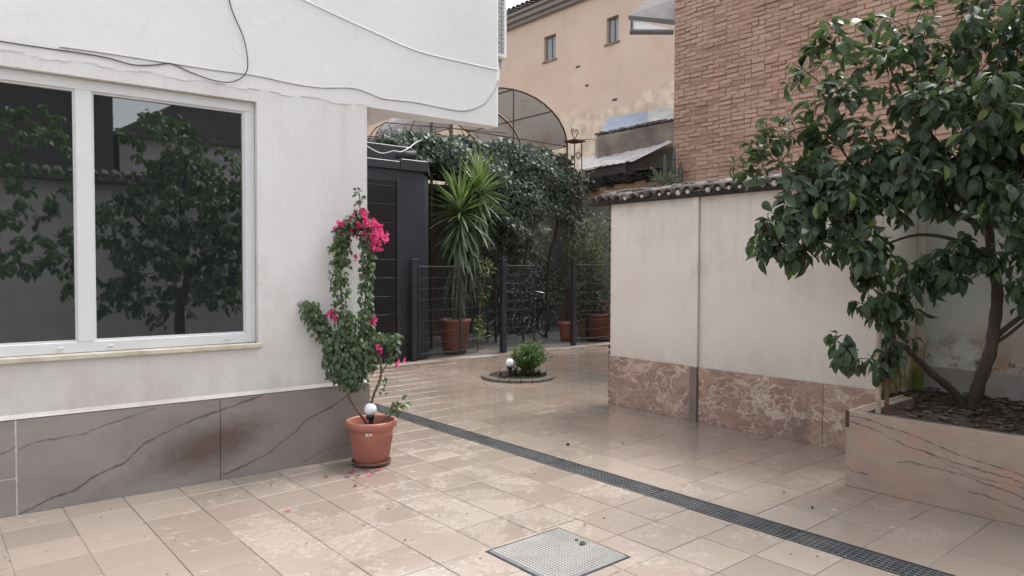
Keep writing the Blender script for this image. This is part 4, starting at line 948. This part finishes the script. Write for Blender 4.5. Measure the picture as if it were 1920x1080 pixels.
for _ in range(10500):
    x = 6.3+4.75*rng.random()**.8; zt = np.interp(x, tx, tz)+.05*math.sin(x*7)+.04*math.sin(x*17); zb = np.interp(x, tx, bz)+.12*math.sin(x*5+1)
    z = zb+(zt-zb)*rng.random()**.85; b = math.sin(x*4.1+z*2)*math.cos(z*5.3-x)*.16
    yy = 10.80+.45*((z-3.3)/1.0)**2*(z > 3.3)-b+rng.random()**2*.5
    if x < 7.4 and rng.random() < .45: continue
    ivy((x, yy, z))
for _ in range(3600):      # roof of leaves
    x, y = rng.uniform(6.7, 11.1), rng.uniform(11, 13.6); ivy((x, y, 3.85+rng.uniform(-.15, .25)), (0, -.3, 1), (.10, .17))
for _ in range(2400):      # inner curtain, hangs lower
    x = rng.uniform(8.3, 10.4); z = rng.uniform(1.3, 3.4); ivy((x, 11.6+rng.uniform(-.2, .3), z), L=(.07, .12))
for _ in range(700):
    z = rng.uniform(2.3, 3.7); ivy((11.0+rng.gauss(0, .14), 10.8+rng.gauss(0, .14), z))
foliage(iv, lv, IV, 0)
cn = thing('canopy', 'arched smoky plastic canopy on a thin iron frame above the vine', 'canopy', (9.73, 13, 4.3))
def arch(y, k=16, x0=9.73, zb=4.32, hw=1.6, hh=1.02): return [(x0+hw*math.cos(math.pi*i/k), y, zb+hh*math.sin(math.pi*i/k)) for i in range(k+1)]
for y in (11.45, 13.0, 14.6): MB().tube(arch(y), .02, 6).build('rib', M['rust'], cn)
for i in range(0, 16, 4):
    sh = MB()
    for (ya, yb) in ((11.48, 12.97), (13.03, 14.57)):
        A_, B_ = arch(ya), arch(yb)
        for j in range(i, i+4): sh.quad(A_[j], A_[j+1], B_[j+1], B_[j]); 
    sh.v = [(a, b, c+.022) for a, b, c in sh.v]; sh.build('sheet', M['poly'], cn)
for i in (0, 4, 8, 12, 16):
    a, b = arch(11.45)[i], arch(14.6)[i]; MB().tube([a, b], .013, 5).build('purlin', M['rust'], cn)
MB().tube([(9.73, 11.45, 4.02), (9.73, 11.45, 5.34)], .014, 6).build('strut', M['rust'], cn); MB().tube([(8.13, 11.45, 4.32), (11.33, 11.45, 4.32)], .014, 6).build('tie_bar', M['rust'], cn)
for x in (8.13, 11.33):
    for y in (11.45, 14.6): MB().tube([(x, y, 0), (x, y, 4.32)], .022, 6).build('upright', M['rust'], cn)
def scroll(c, r, ax, turns=1.6, flip=1, start=0):
    ax = Vector(ax); return [Vector(c)+ax*(flip*r*(1-.8*t)*math.cos(start+turns*2*math.pi*t))+Vector((0, 0, 1))*(r*(1-.8*t)*math.sin(start+turns*2*math.pi*t)) for t in [i/18 for i in range(19)]]
rl = thing('scroll_railing', 'rusty wrought iron scroll railing above the dark kiosk', 'railing', (7, 11.3, 3.9))
MB().tube([(6.55, 11.3, 4.19), (9.4, 11.3, 4.36)], .013, 5).build('rail', M['rust'], rl); MB().tube([(6.0, 11.3, 3.89), (9.4, 11.3, 4.08)], .013, 5).build('rail', M['rust'], rl)
MB().tube([(6.25, 11.3, 3.93), (6.36, 11.3, 4.07), (6.55, 11.3, 4.19)], .012, 5).build('rail', M['rust'], rl)
for i in range(7):
    x = 6.5+i*.33; z = 4.03+.06*(x-6.5)*.97
    for fl_ in (1, -1): MB().tube(scroll((x+.055*fl_, 11.3, z-.02), .075, (1, 0, 0), 1.3, fl_, math.pi), .008, 4).build('scroll', M['rust'], rl)
    MB().tube(crv([(x+.16, 11.3, z-.12), (x+.20, 11.3, z), (x+.12, 11.3, z+.13)], 4), .009, 4).build('scroll_bar', M['rust'], rl)
for x in (7.55, 8.0): MB().box((x-.02, 11.28, 0), (x+.02, 11.32, 4.75)).build('post', M['rust'], rl)
ip = thing('iron_pillar', 'wrought iron lattice pillar with a scroll finial right of the vine', 'pillar', (10.93, 10.82, 0))
for dx in (-.11, .11):
    for dy in (-.11, .11): MB().tube([(10.93+dx, 10.82+dy, 0), (10.93+dx, 10.82+dy, 4.28)], .013, 5).build('rod', M['rust'], ip)
MB().box((10.76, 10.65, 4.285), (11.10, 10.99, 4.315)).build('top_plate', M['rust'], ip)
for k in range(9):
    z = .6+k*.42
    for fl_ in (1, -1): MB().tube(scroll((10.93+.0*fl_, 10.70, z), .10, (1, 0, 0), 1.2, fl_, 0), .008, 4).build('scroll', M['rust'], ip)
for fl_ in (1, -1): MB().tube(crv([(10.93, 10.82, 4.32), (10.93+.05*fl_, 10.82, 4.42), (10.93+.10*fl_, 10.82, 4.52), (10.93+.05*fl_, 10.82, 4.56), (10.93+.03*fl_, 10.82, 4.50)], 5), .011, 5).build('finial', M['rust'], ip)
t = MB().tube(crv([(11.0, 10.82, 4.34), (11.6, 10.6, 4.42), (13.6, 11.2, 4.9), (16.19, 12.5, 5.6)], 6), .008, 5).build('cable', M['cable']); tag(t, 'thin dark cable from the iron pillar to the tan house', 'cable')
bwl = thing('back_wall', 'plain grey wall closing the yard behind the vine', 'wall', (9, 13.7, 0))
MB().box((5.5, 13.65, 0), (14.2, 13.9, 3.5)).build('wall_panel', M['backwall'], bwl)
ds = thing('dark_backing', 'added dark board backing for the deep shade under the pergola', 'shed', (8, 13.4, 0))
for i in range(16): MB().box((6.6+i*.23, 13.40, 0), (6.6+i*.23+.224, 13.46+.01*(i % 2), 3.3)).build('board', M['darkboard'], ds)  # dark boards added to give the deep shade behind the vine
hp = thing('hanging_planter', 'small pale hanging pot with trailing leaves under the vine', 'hanging planter', (11.1, 11.95, 2.4))
MB().lathe([(.001, 2.28), (.07, 2.28), (.12, 2.42), (.125, 2.46), (.10, 2.455)], (11.1, 11.95, 0), 20).build('pot_body', M['bulb'], hp, True)
for a in (0, 2.1, 4.2): MB().tube([(11.1+.12*math.cos(a), 11.95+.12*math.sin(a), 2.45), (11.1, 11.95, 3.0)], .004, 4).build('chain', M['cable_w'], hp)
MB().tube([(11.1, 11.95, 3.0), (11.1, 11.95, 3.8)], .005, 4).build('hook', M['rust'], hp)
lv = []
for _ in range(220):
    v = rsph(); p = Vector((11.1, 11.95, 2.45))+Vector((v.x*.2, v.y*.2, v.z*.14-.22*rng.random()**3*3)); l = rng.uniform(.04, .07); lv.append(frame(p, v+Vector((0, 0, -.6)), Vector((0, -.4, 1))+rv(.5), l, l*.45))
foliage(hp, lv, YG, 0)
ol = thing('grey_green_shrub', 'tall loose grey green shrub behind the fence beside the white wall', 'shrub', (11.05, 10.62, 0))
OL = [leaf_mesh('leaf', M['olive'], 'oval', .15, .3)]
lv = []
for k in range(60):
    a = rng.uniform(0, 6.3); tip = Vector((11.15+.75*math.cos(a)*rng.random()**.4, 10.62+.35*math.sin(a), rng.uniform(1.2, 2.95))); c = crv([(11.05+.08*math.cos(a), 10.62+.05*math.sin(a), 0), (11.08+.2*math.cos(a), 10.62, tip.z*.5), tip], 6)
    MB().tube(c, np.linspace(.012, .003, len(c)).tolist(), 4).build('stem', M['twig'], ol)
    for _ in range(190):
        t = rng.uniform(.3, 1); p = c[int(t*(len(c)-1))]+rv(.14); l = rng.uniform(.045, .08); lv.append(frame(p, rsph()+Vector((0, 0, .3)), Vector((0, -.5, 1))+rv(.8), l, l*.32))
foliage(ol, lv, OL, 0)
hd = thing('dark_shrub', 'dark leafy shrub filling the yard behind the bicycles', 'shrub', (11.5, 12.9, 0))
MB().tube(crv([(11.4, 12.9, -.01), (11.45, 12.9, .8), (11.3, 12.85, 1.9)], 4), .03, 6).build('stem', M['bark'], hd)
lv = []
for _ in range(3200):
    v = rsph(); l = rng.uniform(.06, .11); lv.append(frame(Vector((11.3+v.x*1.3, 12.85+v.y*.35, 1.0+v.z*1.15)), v*.3+Vector((0, -.2, -.7))+rv(.7), Vector((0, -1, .4))+rv(.6), l, l*.7))
foliage(hd, lv, IV, 0)
# pots behind the right fence panel
rp = thing('flower_tub', 'large reddish tub with a saucer behind the right fence panel', 'flower pot', (11.28, 10.42, 0))
MB().lathe([(.001, .06), (.25, .06), (.30, .53), (.335, .535), (.335, .585), (.30, .585), (.27, .5)], (11.28, 10.42, 0), 48, .008, 24).build('pot_body', M['terracotta_old'], rp, True)
MB().lathe([(.001, .0), (.28, 0), (.33, .05), (.30, .055), (.001, .05)], (11.28, 10.42, 0), 32).build('saucer', M['saucer'], rp)
MB().lathe([(.001, .54), (.31, .52)], (11.28, 10.42, 0), 20).build('soil', M['soil'], rp)
pt = thing('potted_flower', 'dark leaved plant with dull red flowers in the large reddish tub', 'plant', (11.28, 10.42, .52))
lv = []; fl = []
MB().tube([(11.28, 10.42, .52), (11.3, 10.42, .9)], .012, 5).build('stem', M['twig'], pt)
for _ in range(420):
    v = rsph(); l = rng.uniform(.06, .11); lv.append(frame(Vector((11.3, 10.42, .95))+Vector((v.x*.36, v.y*.28, v.z*.36)), v+rv(.5), Vector((0, -.2, 1))+rv(.5), l, l*.7))
for _ in range(22): v = rsph(); fl.append(frame(Vector((11.25, 10.22, .76))+v*.1, v+rv(.4), v+Vector((0, -1, .3)), .06, .055))
foliage(pt, lv, IV, 0); foliage(pt, fl, [leaf_mesh('flower', M['red'], 'heart', .3, .2)], 0, 'flower', 'blossom')
t = thing('small_pot', 'small terracotta pot just left of the right fence post', 'flower pot', (10.55, 10.75, 0))
MB().lathe([(.001, .0), (.11, 0), (.15, .36), (.17, .365), (.17, .41), (.14, .41), (.12, .3), (.001, .3)], (10.62, 10.75, 0), 24).build('pot_body', M['terracotta'], t, True)

# bicycles
def bicycle(label, x, y, rz, lean=.08):
    t = thing('bicycle', label, 'bicycle', (x, y, 0), rz, 'bicycles behind the gate')
    A = XF[t.name] @ Matrix.Rotation(lean, 4, 'X')
    def P(*q): return A @ Vector(q)
    def T(name, pts, r, mat, n=6): return MB().tube([P(*q) for q in pts], r, n).build(name, M[mat], t, True)
    Rw = .335
    for cx in (-.52, .52):
        ring = lambda r, k=32: [(cx+r*math.cos(2*math.pi*i/k), 0, Rw+r*math.sin(2*math.pi*i/k)) for i in range(k+1)]
        wv = MB().tube([P(*q) for q in ring(Rw-.018)], .018, 6, False).build('wheel', M['rubber'], t, True)
        MB().tube([P(*q) for q in ring(Rw-.045)], .010, 5, False).build('rim', M['chrome'], wv, True)
        sp_ = MB()
        for k in range(18): a = 2*math.pi*k/18; sp_.tube([P(cx, .02*(-1)**k, Rw), P(cx+(Rw-.05)*math.cos(a), 0, Rw+(Rw-.05)*math.sin(a))], .0022, 3, False)
        o_ = sp_.build('spokes', M['chrome'], wv); o_['kind'] = 'stuff'
        MB().tube([P(cx, -.04, Rw), P(cx, .04, Rw)], .025, 8).build('hub', M['chrome'], wv)
    bb, st_, hd, hb_ = (-.06, 0, .30), (-.20, 0, .78), (.34, 0, .84), (.38, 0, .70)
    fr_ = MB()
    for a, b in ((bb, st_), (st_, hd), (bb, hb_), (hd, hb_), ((-.52, .03, Rw), bb), ((-.52, .03, Rw), (-.17, 0, .70))): fr_.tube([P(*a), P(*b)], .016, 7)
    fr_.build('frame', M['iron'], t, True)
    T('fork', [(.38, 0, .70), (.45, .0, .5), (.52, .045, Rw)], .013, 'iron'); T('stem', [(.34, 0, .84), (.32, 0, .98)], .012, 'chrome')
    T('handlebar', [(.22, -.30, 1.0), (.30, -.22, 1.02), (.33, 0, .99), (.30, .22, 1.02), (.22, .30, 1.0)], .011, 'chrome')
    T('seat_post', [(-.20, 0, .78), (-.23, 0, .90)], .013, 'chrome')
    MB().add([P(*q) for q in ((-.38, -.09, .93), (-.38, .09, .93), (-.20, .05, .92), (-.06, .018, .91), (-.06, -.018, .91), (-.20, -.05, .92), (-.36, -.07, .89), (-.36, .07, .89), (-.08, 0, .885))], [(0, 1, 2, 5), (5, 2, 3, 4), (0, 6, 7, 1), (1, 7, 8, 3, 2), (0, 5, 4, 8, 6), (3, 8, 4), (6, 8, 7)]).build('saddle', M['rubber'], t)
    T('crank', [(-.06, -.06, .30), (.06, -.07, .20)], .01, 'chrome'); MB().tube([P(-.06, -.03, .30), P(-.06, -.036, .30)], .09, 18).build('chainring', M['chrome'], t)
    MB().box((.03, -.15, .19), (.09, -.07, .21), 0, A).build('pedal', M['rubber'], t)
bicycle('bicycle parked side on behind the gate leaf of the middle post', 10.1, 12.2, R(4))
bicycle('bicycle seen nearly end on between the gate leaf and the right post', 11.0, 12.15, R(-112), -.1)

# ------------------------------------------------------------------ tan house, brick house, sheds beyond the yard
th_ = thing('tan_house', 'tall old tan rendered house with two small windows and a layered eave', 'house', (16.2, 15.6, 0))
WIN = ((16.92, 17.50, 8.47, 9.29), (14.21, 14.70, 8.39, 9.17))
ys = [9.6, 14.21, 14.70, 16.92, 17.50, 44.0]
mb = MB(); F_ = lambda a, b, z0, z1: mb.quad((16.2, a, z0), (16.2, b, z0), (16.2, b, z1), (16.2, a, z1))
for i in range(5):
    if i in (1, 3):
        wq = WIN[1] if i == 1 else WIN[0]; F_(ys[i], ys[i+1], 0, wq[2]); F_(ys[i], ys[i+1], wq[3], 9.99)
        a, b, c, d = wq
        for (p, q, r, s_) in (((a, c), (b, c), 0, 0), ((b, c), (b, d), 0, 0), ((b, d), (a, d), 0, 0), ((a, d), (a, c), 0, 0)): mb.quad((16.2, p[0], p[1]), (16.2, q[0], q[1]), (16.37, q[0], q[1]), (16.37, p[0], p[1]))
    else: F_(ys[i], ys[i+1], 0, 9.99)
mb.quad((16.2, 44, 0), (24, 44, 0), (24, 44.0, 9.99), (16.2, 44.0, 9.99)).quad((24, 44.0, 0), (24, 9.6, 0), (24, 9.6, 9.99), (24, 44.0, 9.99)).quad((16.2, 9.6, 0), (24, 9.6, 0), (24, 9.6, 9.99), (16.2, 9.6, 9.99))
mb.build('wall', M['tan'], th_)
for (a, b, c, d) in WIN:
    wf = MB()
    for lo, hi in (((a, c), (b, c+.06)), ((a, d-.06), (b, d)), ((a, c+.06), (a+.05, d-.06)), ((b-.05, c+.06), (b, d-.06)), (((a+b)/2-.025, c+.06), ((a+b)/2+.025, d-.06))): wf.box((16.31, lo[0]+.003, lo[1]+.003), (16.365, hi[0]-.003, hi[1]-.003))
    wo = wf.build('window', M['oldwood'], th_)
    MB().box((16.33, a+.01, c+.01), (16.34, b-.01, d-.01)).build('pane', M['acgrille'], wo)
    MB().box((16.15, a-.05, c-.06), (16.199, b+.05, c-.003)).build('sill', M['shedwall'], wo)
for z0, z1, p in ((9.97, 10.08, .17), (10.085, 10.22, .31), (10.225, 10.32, .43)): MB().box((16.2-p, 9.4, z0), (16.7, 44.3, z1), .01).build('cornice', M['eavewood'], th_)
mb = MB(); 
for i in range(151):
    y = 9.5+i*.23; m = Matrix.Translation((15.66, y, 10.40)) @ Matrix.Rotation(R(-12), 4, 'Y')
    mb.add([m @ Vector((x, .085*math.cos(a), .07*math.sin(a))) for x in (0, .6) for a in [math.pi*k/5 for k in range(6)]], [(k, k+1, k+7, k+6) for k in range(5)])
o = mb.build('eave_tiles', M['oldtile'], th_); o['kind'] = 'stuff'
MB().add([(15.72, 9.4, 10.33), (15.72, 44.3, 10.33), (20.5, 44.3, 11.6), (20.5, 9.4, 11.6)], [(0, 1, 2, 3)]).build('roof', M['oldtile'], th_)
# wall flaws
for (y, z, s_) in ((15.9, 7.97, .085), (14.34, 6.65, .095), (15.5, 7.3, .06)):
    MB().box((16.18, y-s_, z-.03), (16.202, y+s_, z+.03), .005).build('putlog_hole', M['darkboard'], th_)

bh = thing('brick_house', 'tall old house wall of bare red brick rising behind the tree', 'house', (10.8, 3, 0))
BXW, BY1 = 10.8, 8.10
MB().box((BXW-.006, -6, 0), (BXW+5, BY1, 8.2)).build('mortar_core', M['mortar'], bh)
bl = MB().box((-.022, -.117, -.031), (.02, .117, .031), .007); bme = [bl.mesh('brick', M['brick']), MB().box((-.022, -.055, -.031), (.02, .055, .031), .008).mesh('brick', M['brick'])]
cand = []
for r_ in range(int((6.75-2.5)/.076)):
    z = 2.5+r_*.076; y = BY1-.0; hd = r_ % 2; k = 0
    while y > .4:
        head_ = (hd and k == 0) or rng.random() < .10
        ln = .112 if head_ else .236
        cy = y-ln/2; k += 1; y -= ln+rng.uniform(.006, .013)
        if abs(cy-7.72) < .09 and 5.48 < z < 5.66: continue
        if abs(cy-7.30) < .11 and 4.34 < z < 4.54: continue
        if rng.random() < .012: continue
        pr_ = rng.gauss(0, .007)-.004*(rng.random() < .2)*2
        m = Matrix.Translation((BXW-pr_, cy, z+.036+rng.gauss(0, .005)+.012*math.sin(cy*1.3+r_*.07))) @ Matrix.Rotation(rng.gauss(0, .025), 4, 'X') @ Matrix.Rotation(rng.gauss(0, .03), 4, 'Z') @ Matrix.Diagonal((1, rng.uniform(.96, 1.0), rng.uniform(.9, 1.12), 1))
        cand.append((m, 1 if head_ else 0))
def brick_key(c):
    p = c[0].translation; d = p-CAM; zz = d.dot(_fw); px = 960+FPX*d.dot(_r)/zz; py = 540-FPX*d.dot(_u)/zz
    vis = px < 1480 and 40 < py < 345 and px < 1440+(300-py)*.5
    return (not vis, not in_frame(p), zz)
cand.sort(key=brick_key); mb = MB(); invb = XF[bh.name].inverted()
for i, (m, h_) in enumerate(cand):
    if i < 300: link('brick', bme[h_], bh, invb @ m)
    else:
        s_ = .47 if h_ else 1; mb.add([m @ Vector((v[0], v[1]*s_, v[2])) for v in bl.v], bl.f)
o = mb.build('brickwork', M['brick'], bh); o['kind'] = 'stuff'
MB().add([(10.28, 8.78, 6.22), (10.80, 8.06, 6.04), (12.6, 8.06, 7.3), (12.1, 9.2, 7.4), (10.28, 8.78, 6.30), (10.80, 8.06, 6.14), (12.6, 8.06, 7.4), (12.1, 9.2, 7.5)], [(0, 1, 2, 3), (4, 7, 6, 5), (0, 4, 5, 1), (1, 5, 6, 2), (2, 6, 7, 3), (3, 7, 4, 0)]).build('eave_roof', M['slate'], bh)
MB().tube([(10.30, 8.76, 5.99), (10.78, 8.12, 5.93)], .05, 4).build('eave_beam', M['oldwood'], bh)
MB().tube([(10.33, 8.74, 6.03), (10.33, 8.74, 6.25)], .03, 4).build('eave_strut', M['oldwood'], bh)
MB().add([(10.34, 8.74, 6.04), (10.79, 8.13, 5.98), (10.36, 8.72, 6.21), (10.35, 8.75, 6.04), (10.80, 8.14, 5.98), (10.37, 8.73, 6.21)], [(0, 1, 2), (3, 5, 4), (0, 3, 4, 1), (1, 4, 5, 2), (2, 5, 3, 0)]).build('eave_infill', M['ac'], bh)

def sheet(mb, p00, p10, p11, p01, n, amp, seg=6):
    """corrugated sheet: ribs run p00->p01"""
    p00, p10, p11, p01 = map(Vector, (p00, p10, p11, p01)); N = (p10-p00).cross(p01-p00).normalized()
    if N.z < 0: N = -N
    K = n*seg; vs = []
    for i in range(K+1):
        t = i/K; h = N*amp*max(0, math.sin(2*math.pi*n*t))**.6 if amp > 0 else N*0
        vs += [p00.lerp(p10, t)+h, p01.lerp(p11, t)+h, p00.lerp(p10, t)+h-N*.012, p01.lerp(p11, t)+h-N*.012]
    fs = []
    for i in range(K): a = 4*i; fs += [(a, a+1, a+5, a+4), (a+2, a+6, a+7, a+3), (a, a+4, a+6, a+2), (a+1, a+3, a+7, a+5)]
    fs += [(0, 2, 3, 1), (4*K, 4*K+1, 4*K+3, 4*K+2)]
    return mb.add(vs, fs)
s1 = thing('low_shed', 'low shed with a pale ribbed metal roof beside the brick house', 'shed', (13.3, 11.8, 0))
LL, LM, RR = Vector((12.648, 12.348, 4.01)), Vector((13.524, 11.616, 4.19)), Vector((14.725, 11.077, 4.782)); UL = Vector((13.913, 13.596, 4.56))
UR = Vector((15.344, 11.71, 4.94))
sheet(MB(), LL, LM, UR, UL, 7, .016).build('roof', M['paleroof'], s1)
mb = MB(); sheet(mb, LM+Vector((0, 0, .01)), LM+(RR-LM)*.02+Vector((.12, -.10, .02)), RR, UR+Vector((0, 0, .005)), 1, .03); mb.build('roof_edge', M['paleroof'], s1)
MB().add([LL+Vector((.1, .02, -.02)), LM+Vector((.05, .02, -.02)), LM+Vector((.05, .02, -3.75)), LL+Vector((.1, .02, -3.6)), LL+Vector((.2, .14, -.02)), LM+Vector((.15, .14, -.02)), LM+Vector((.15, .14, -3.75)), LL+Vector((.2, .14, -3.6))], [(0, 1, 2, 3), (4, 7, 6, 5), (0, 4, 5, 1), (1, 5, 6, 2), (3, 2, 6, 7)]).build('front_boards', M['darkboard'], s1)
MB().add([LM+Vector((.3, .2, -.02)), RR+Vector((.3, .2, -.05)), RR+Vector((.3, .2, -4.1)), LM+Vector((.3, .2, -3.75))], [(0, 1, 2, 3)]).build('inner_wall', M['darkboard'], s1)
p, q = Vector((13.404, 11.544, 3.842)), Vector((13.944, 11.1, 4.034))
for a, b in ((p, q), (p+Vector((0, 0, -.2)), q+Vector((0, 0, -.2))), (p, p+Vector((0, 0, -.3))), (p.lerp(q, .3), p.lerp(q, .3)+Vector((0, 0, -.2))), (q, q+Vector((0, 0, -.3)))): MB().tube([a, b], .03, 4).build('window_frame', M['orange'], s1)
s2 = thing('upper_shed', 'upper shed with a blue corrugated roof and broken tile edge', 'shed', (14.6, 12.2, 0))
a, b = Vector((13.944, 12.888, 5.09)), Vector((15.48, 11.592, 5.498)); c, d = Vector((16.37, 12.313, 6.116)), Vector((14.959, 13.496, 5.761))
m_ = a.lerp(b, .62); mt = d.lerp(c, .62); sheet(MB(), d, a, m_+Vector((0, 0, .02)), mt, 4, .04).build('roof', M['blueroof'], s2)
sheet(MB(), mt, m_, b, c, 4, .03).build('roof', M['paleroof'], s2)
mb = MB()
for i in range(26):
    t = i/25; p = a.lerp(b, t)+Vector((rng.uniform(-.03, .03), 0, .03)); s_ = rng.uniform(.03, .07); mb.box((-.1, -s_, -.03), (.1, s_, rng.uniform(.01, .06)), .012, Matrix.Translation(p) @ Matrix.Rotation(rng.uniform(0, 3), 4, 'Z'))
o = mb.build('broken_tiles', M['oldtile'], s2); o['kind'] = 'stuff'
MB().tube([a+Vector((-.05, 0, -.06)), b+Vector((0, 0, -.06))], .045, 6).build('gutter', M['oldwood'], s2)
a2, b2 = Vector((13.824, 12.84, 5.054)), Vector((15.36, 11.544, 5.438))
MB().add([a2, b2, Vector((b2.x, b2.y, 0)), Vector((a2.x, a2.y, 0)), a2+Vector((.4, .45, 0)), Vector((a2.x+.4, a2.y+.45, 0))], [(0, 1, 2, 3), (0, 3, 5, 4)]).build('wall', M['shedwall'], s2)
lw = thing('old_low_wall', 'old low brick and plaster wall topped with black bitumen sheet', 'wall', (11, 9.4, 0))
A1, B1 = Vector((11.70, 11.42, 0)), Vector((13.25, 10.12, 0)); dn = (B1-A1).normalized(); nn = Vector((-dn.y, dn.x, 0)); nn = -nn if nn.y < 0 else nn
def wall_strip(z0a, z1a, z0b, z1b, off, thick):
    o_ = nn*-off; P = [A1+o_+Vector((0, 0, z0a)), B1+o_+Vector((0, 0, z0b)), B1+o_+Vector((0, 0, z1b)), A1+o_+Vector((0, 0, z1a))]; Q = [p+nn*thick for p in P]
    return MB().add(P+Q, [(0, 1, 2, 3), (7, 6, 5, 4), (0, 4, 5, 1), (1, 5, 6, 2), (2, 6, 7, 3), (3, 7, 4, 0)])
wall_strip(0, 3.112, 0, 3.477, 0, .25).build('plaster', M['backwall'], lw)
wall_strip(3.123, 3.34, 3.482, 3.682, .004, .24).build('brick_course', M['brick'], lw)
wall_strip(3.351, 3.591, 3.693, 3.887, .06, .4).build('bitumen_cap', M['tar'], lw)
mb = MB()
for i in range(60):
    p = A1.lerp(B1, rng.random()); z = 3.35+.34*((p-A1).length/2.02)+rng.uniform(-.07, .24); s_ = rng.uniform(.02, .06); mb.box((-s_*2, -s_, -.015), (s_*2, s_, .02), .008, Matrix.Translation(p-nn*.08+Vector((0, 0, z))) @ Matrix.Rotation(rng.uniform(0, 3), 4, 'Z') @ Matrix.Rotation(rng.gauss(0, .3), 4, 'X'))
o = mb.build('torn_edges', M['tar'], lw); o['kind'] = 'stuff'
ct = thing('tall_cactus', 'grey green branching cactus against the left edge of the brick house', 'cactus', (10.48, 7.92, 0))
for p in ([(10.5, 7.9, -.01), (10.5, 7.9, 2.6), (10.55, 7.9, 3.75)], [(10.5, 7.9, 2.9), (10.42, 7.97, 3.1), (10.40, 8.0, 3.62)], [(10.5, 7.9, 2.85), (10.6, 7.82, 3.05), (10.62, 7.81, 3.5)], [(10.5, 7.9, 3.0), (10.35, 8.05, 3.15), (10.24, 8.14, 3.36)], [(10.5, 7.9, 2.8), (10.34, 8.08, 2.95), (10.22, 8.2, 3.12)]):
    c = crv(p, 5); MB().tube(c, [.045]*(len(c)-2)+[.035, .012], 8).build('stem', M['cactus'], ct, True)
lv = []
CL = [leaf_mesh('leaf', M['olive'], 'blade', .04, .4)]
for _ in range(160): v = rsph(); lv.append(frame(Vector((10.38, 8.0, 3.12))+Vector((v.x*.22, v.y*.22, v.z*.16)), v+Vector((0, 0, .4)), rv(1), rng.uniform(.08, .16), .02))
foliage(ct, lv, CL, 0)

# ------------------------------------------------------------------ the other side of the yard (mirrored in the window)
rw = thing('rear_wall', 'pale wall with a tile coping across the yard, mirrored in the window', 'wall', (3, -4.2, 0))
MB().box((-6, -4.5, 0), (6.7, -4.2, 3.1)).build('wall_panel', M['gable'], rw)
mb = MB().box((-6, -4.65, 3.105), (6.7, -3.98, 3.2), .02)
for i in range(70): mb.tube([(-5.9+i*.18, -3.98, 3.2), (-5.9+i*.18, -4.5, 3.34)], .075, 7)
o = mb.build('coping', M['oldtile'], rw); o['kind'] = 'stuff'
gh = thing('gabled_house', 'pale gabled house beyond the rear wall, mirrored in the window', 'house', (6, -12, 0))
MB().box((2.5, -16, 0), (12, -11, 5.2)).build('wall', M['gable'], gh)
MB().add([(2.2, -10.8, 5.1), (12.3, -10.8, 5.1), (7.2, -10.8, 8.2), (2.2, -16.2, 5.1), (12.3, -16.2, 5.1), (7.2, -16.2, 8.2)], [(0, 1, 2), (3, 5, 4), (0, 2, 5, 3), (1, 4, 5, 2), (0, 3, 4, 1)]).build('roof', M['slate'], gh)
MB().box((-5, -14, 0), (2.2, -9, 6.4)).build('annex', M['darkboard'], gh)
t2_ = thing('mirrored_tree', 'leafy green tree across the yard, mirrored in the window panes', 'tree', (2.6, -1.9, 0))
grow(t2_, [([(2.6, -1.9, 0), (2.55, -1.9, .8), (2.7, -1.95, 1.5), (2.6, -1.9, 2.4), (2.7, -1.9, 3.4)], (.09, .075, .06, .045, .02))],
     [([(2.7, -1.95, 1.4), (3.1, -1.8, 1.8), (3.5, -1.7, 2.3)], (.04, .03, .012)), ([(2.65, -1.9, 1.7), (2.1, -2.0, 2.2), (1.7, -2.0, 2.6)], (.04, .03, .012))],
     [((2.6, -1.9, 2.7), (.8, .6, .7), 110), ((2.9, -1.8, 1.8), (.8, .5, .5), 90), ((2.3, -2.0, 3.6), (.6, .5, .5), 60), ((3.4, -1.7, 2.4), (.5, .4, .5), 60), ((1.8, -2.0, 2.2), (.5, .4, .6), 50), ((3.1, -1.9, 1.2), (.5, .4, .35), 36),
      ((3.6, -2.6, 1.6), (.7, .5, .8), 70), ((2.4, -2.8, 1.3), (.8, .4, .7), 70), ((1.5, -2.8, 1.6), (.6, .4, .9), 60), ((3.0, -2.6, 3.2), (.8, .5, .6), 70), ((.6, -2.2, 3.2), (.7, .5, .8), 60), ((.4, -2.2, 2.0), (.6, .5, .6), 45)], 0, L=(.11, .17))
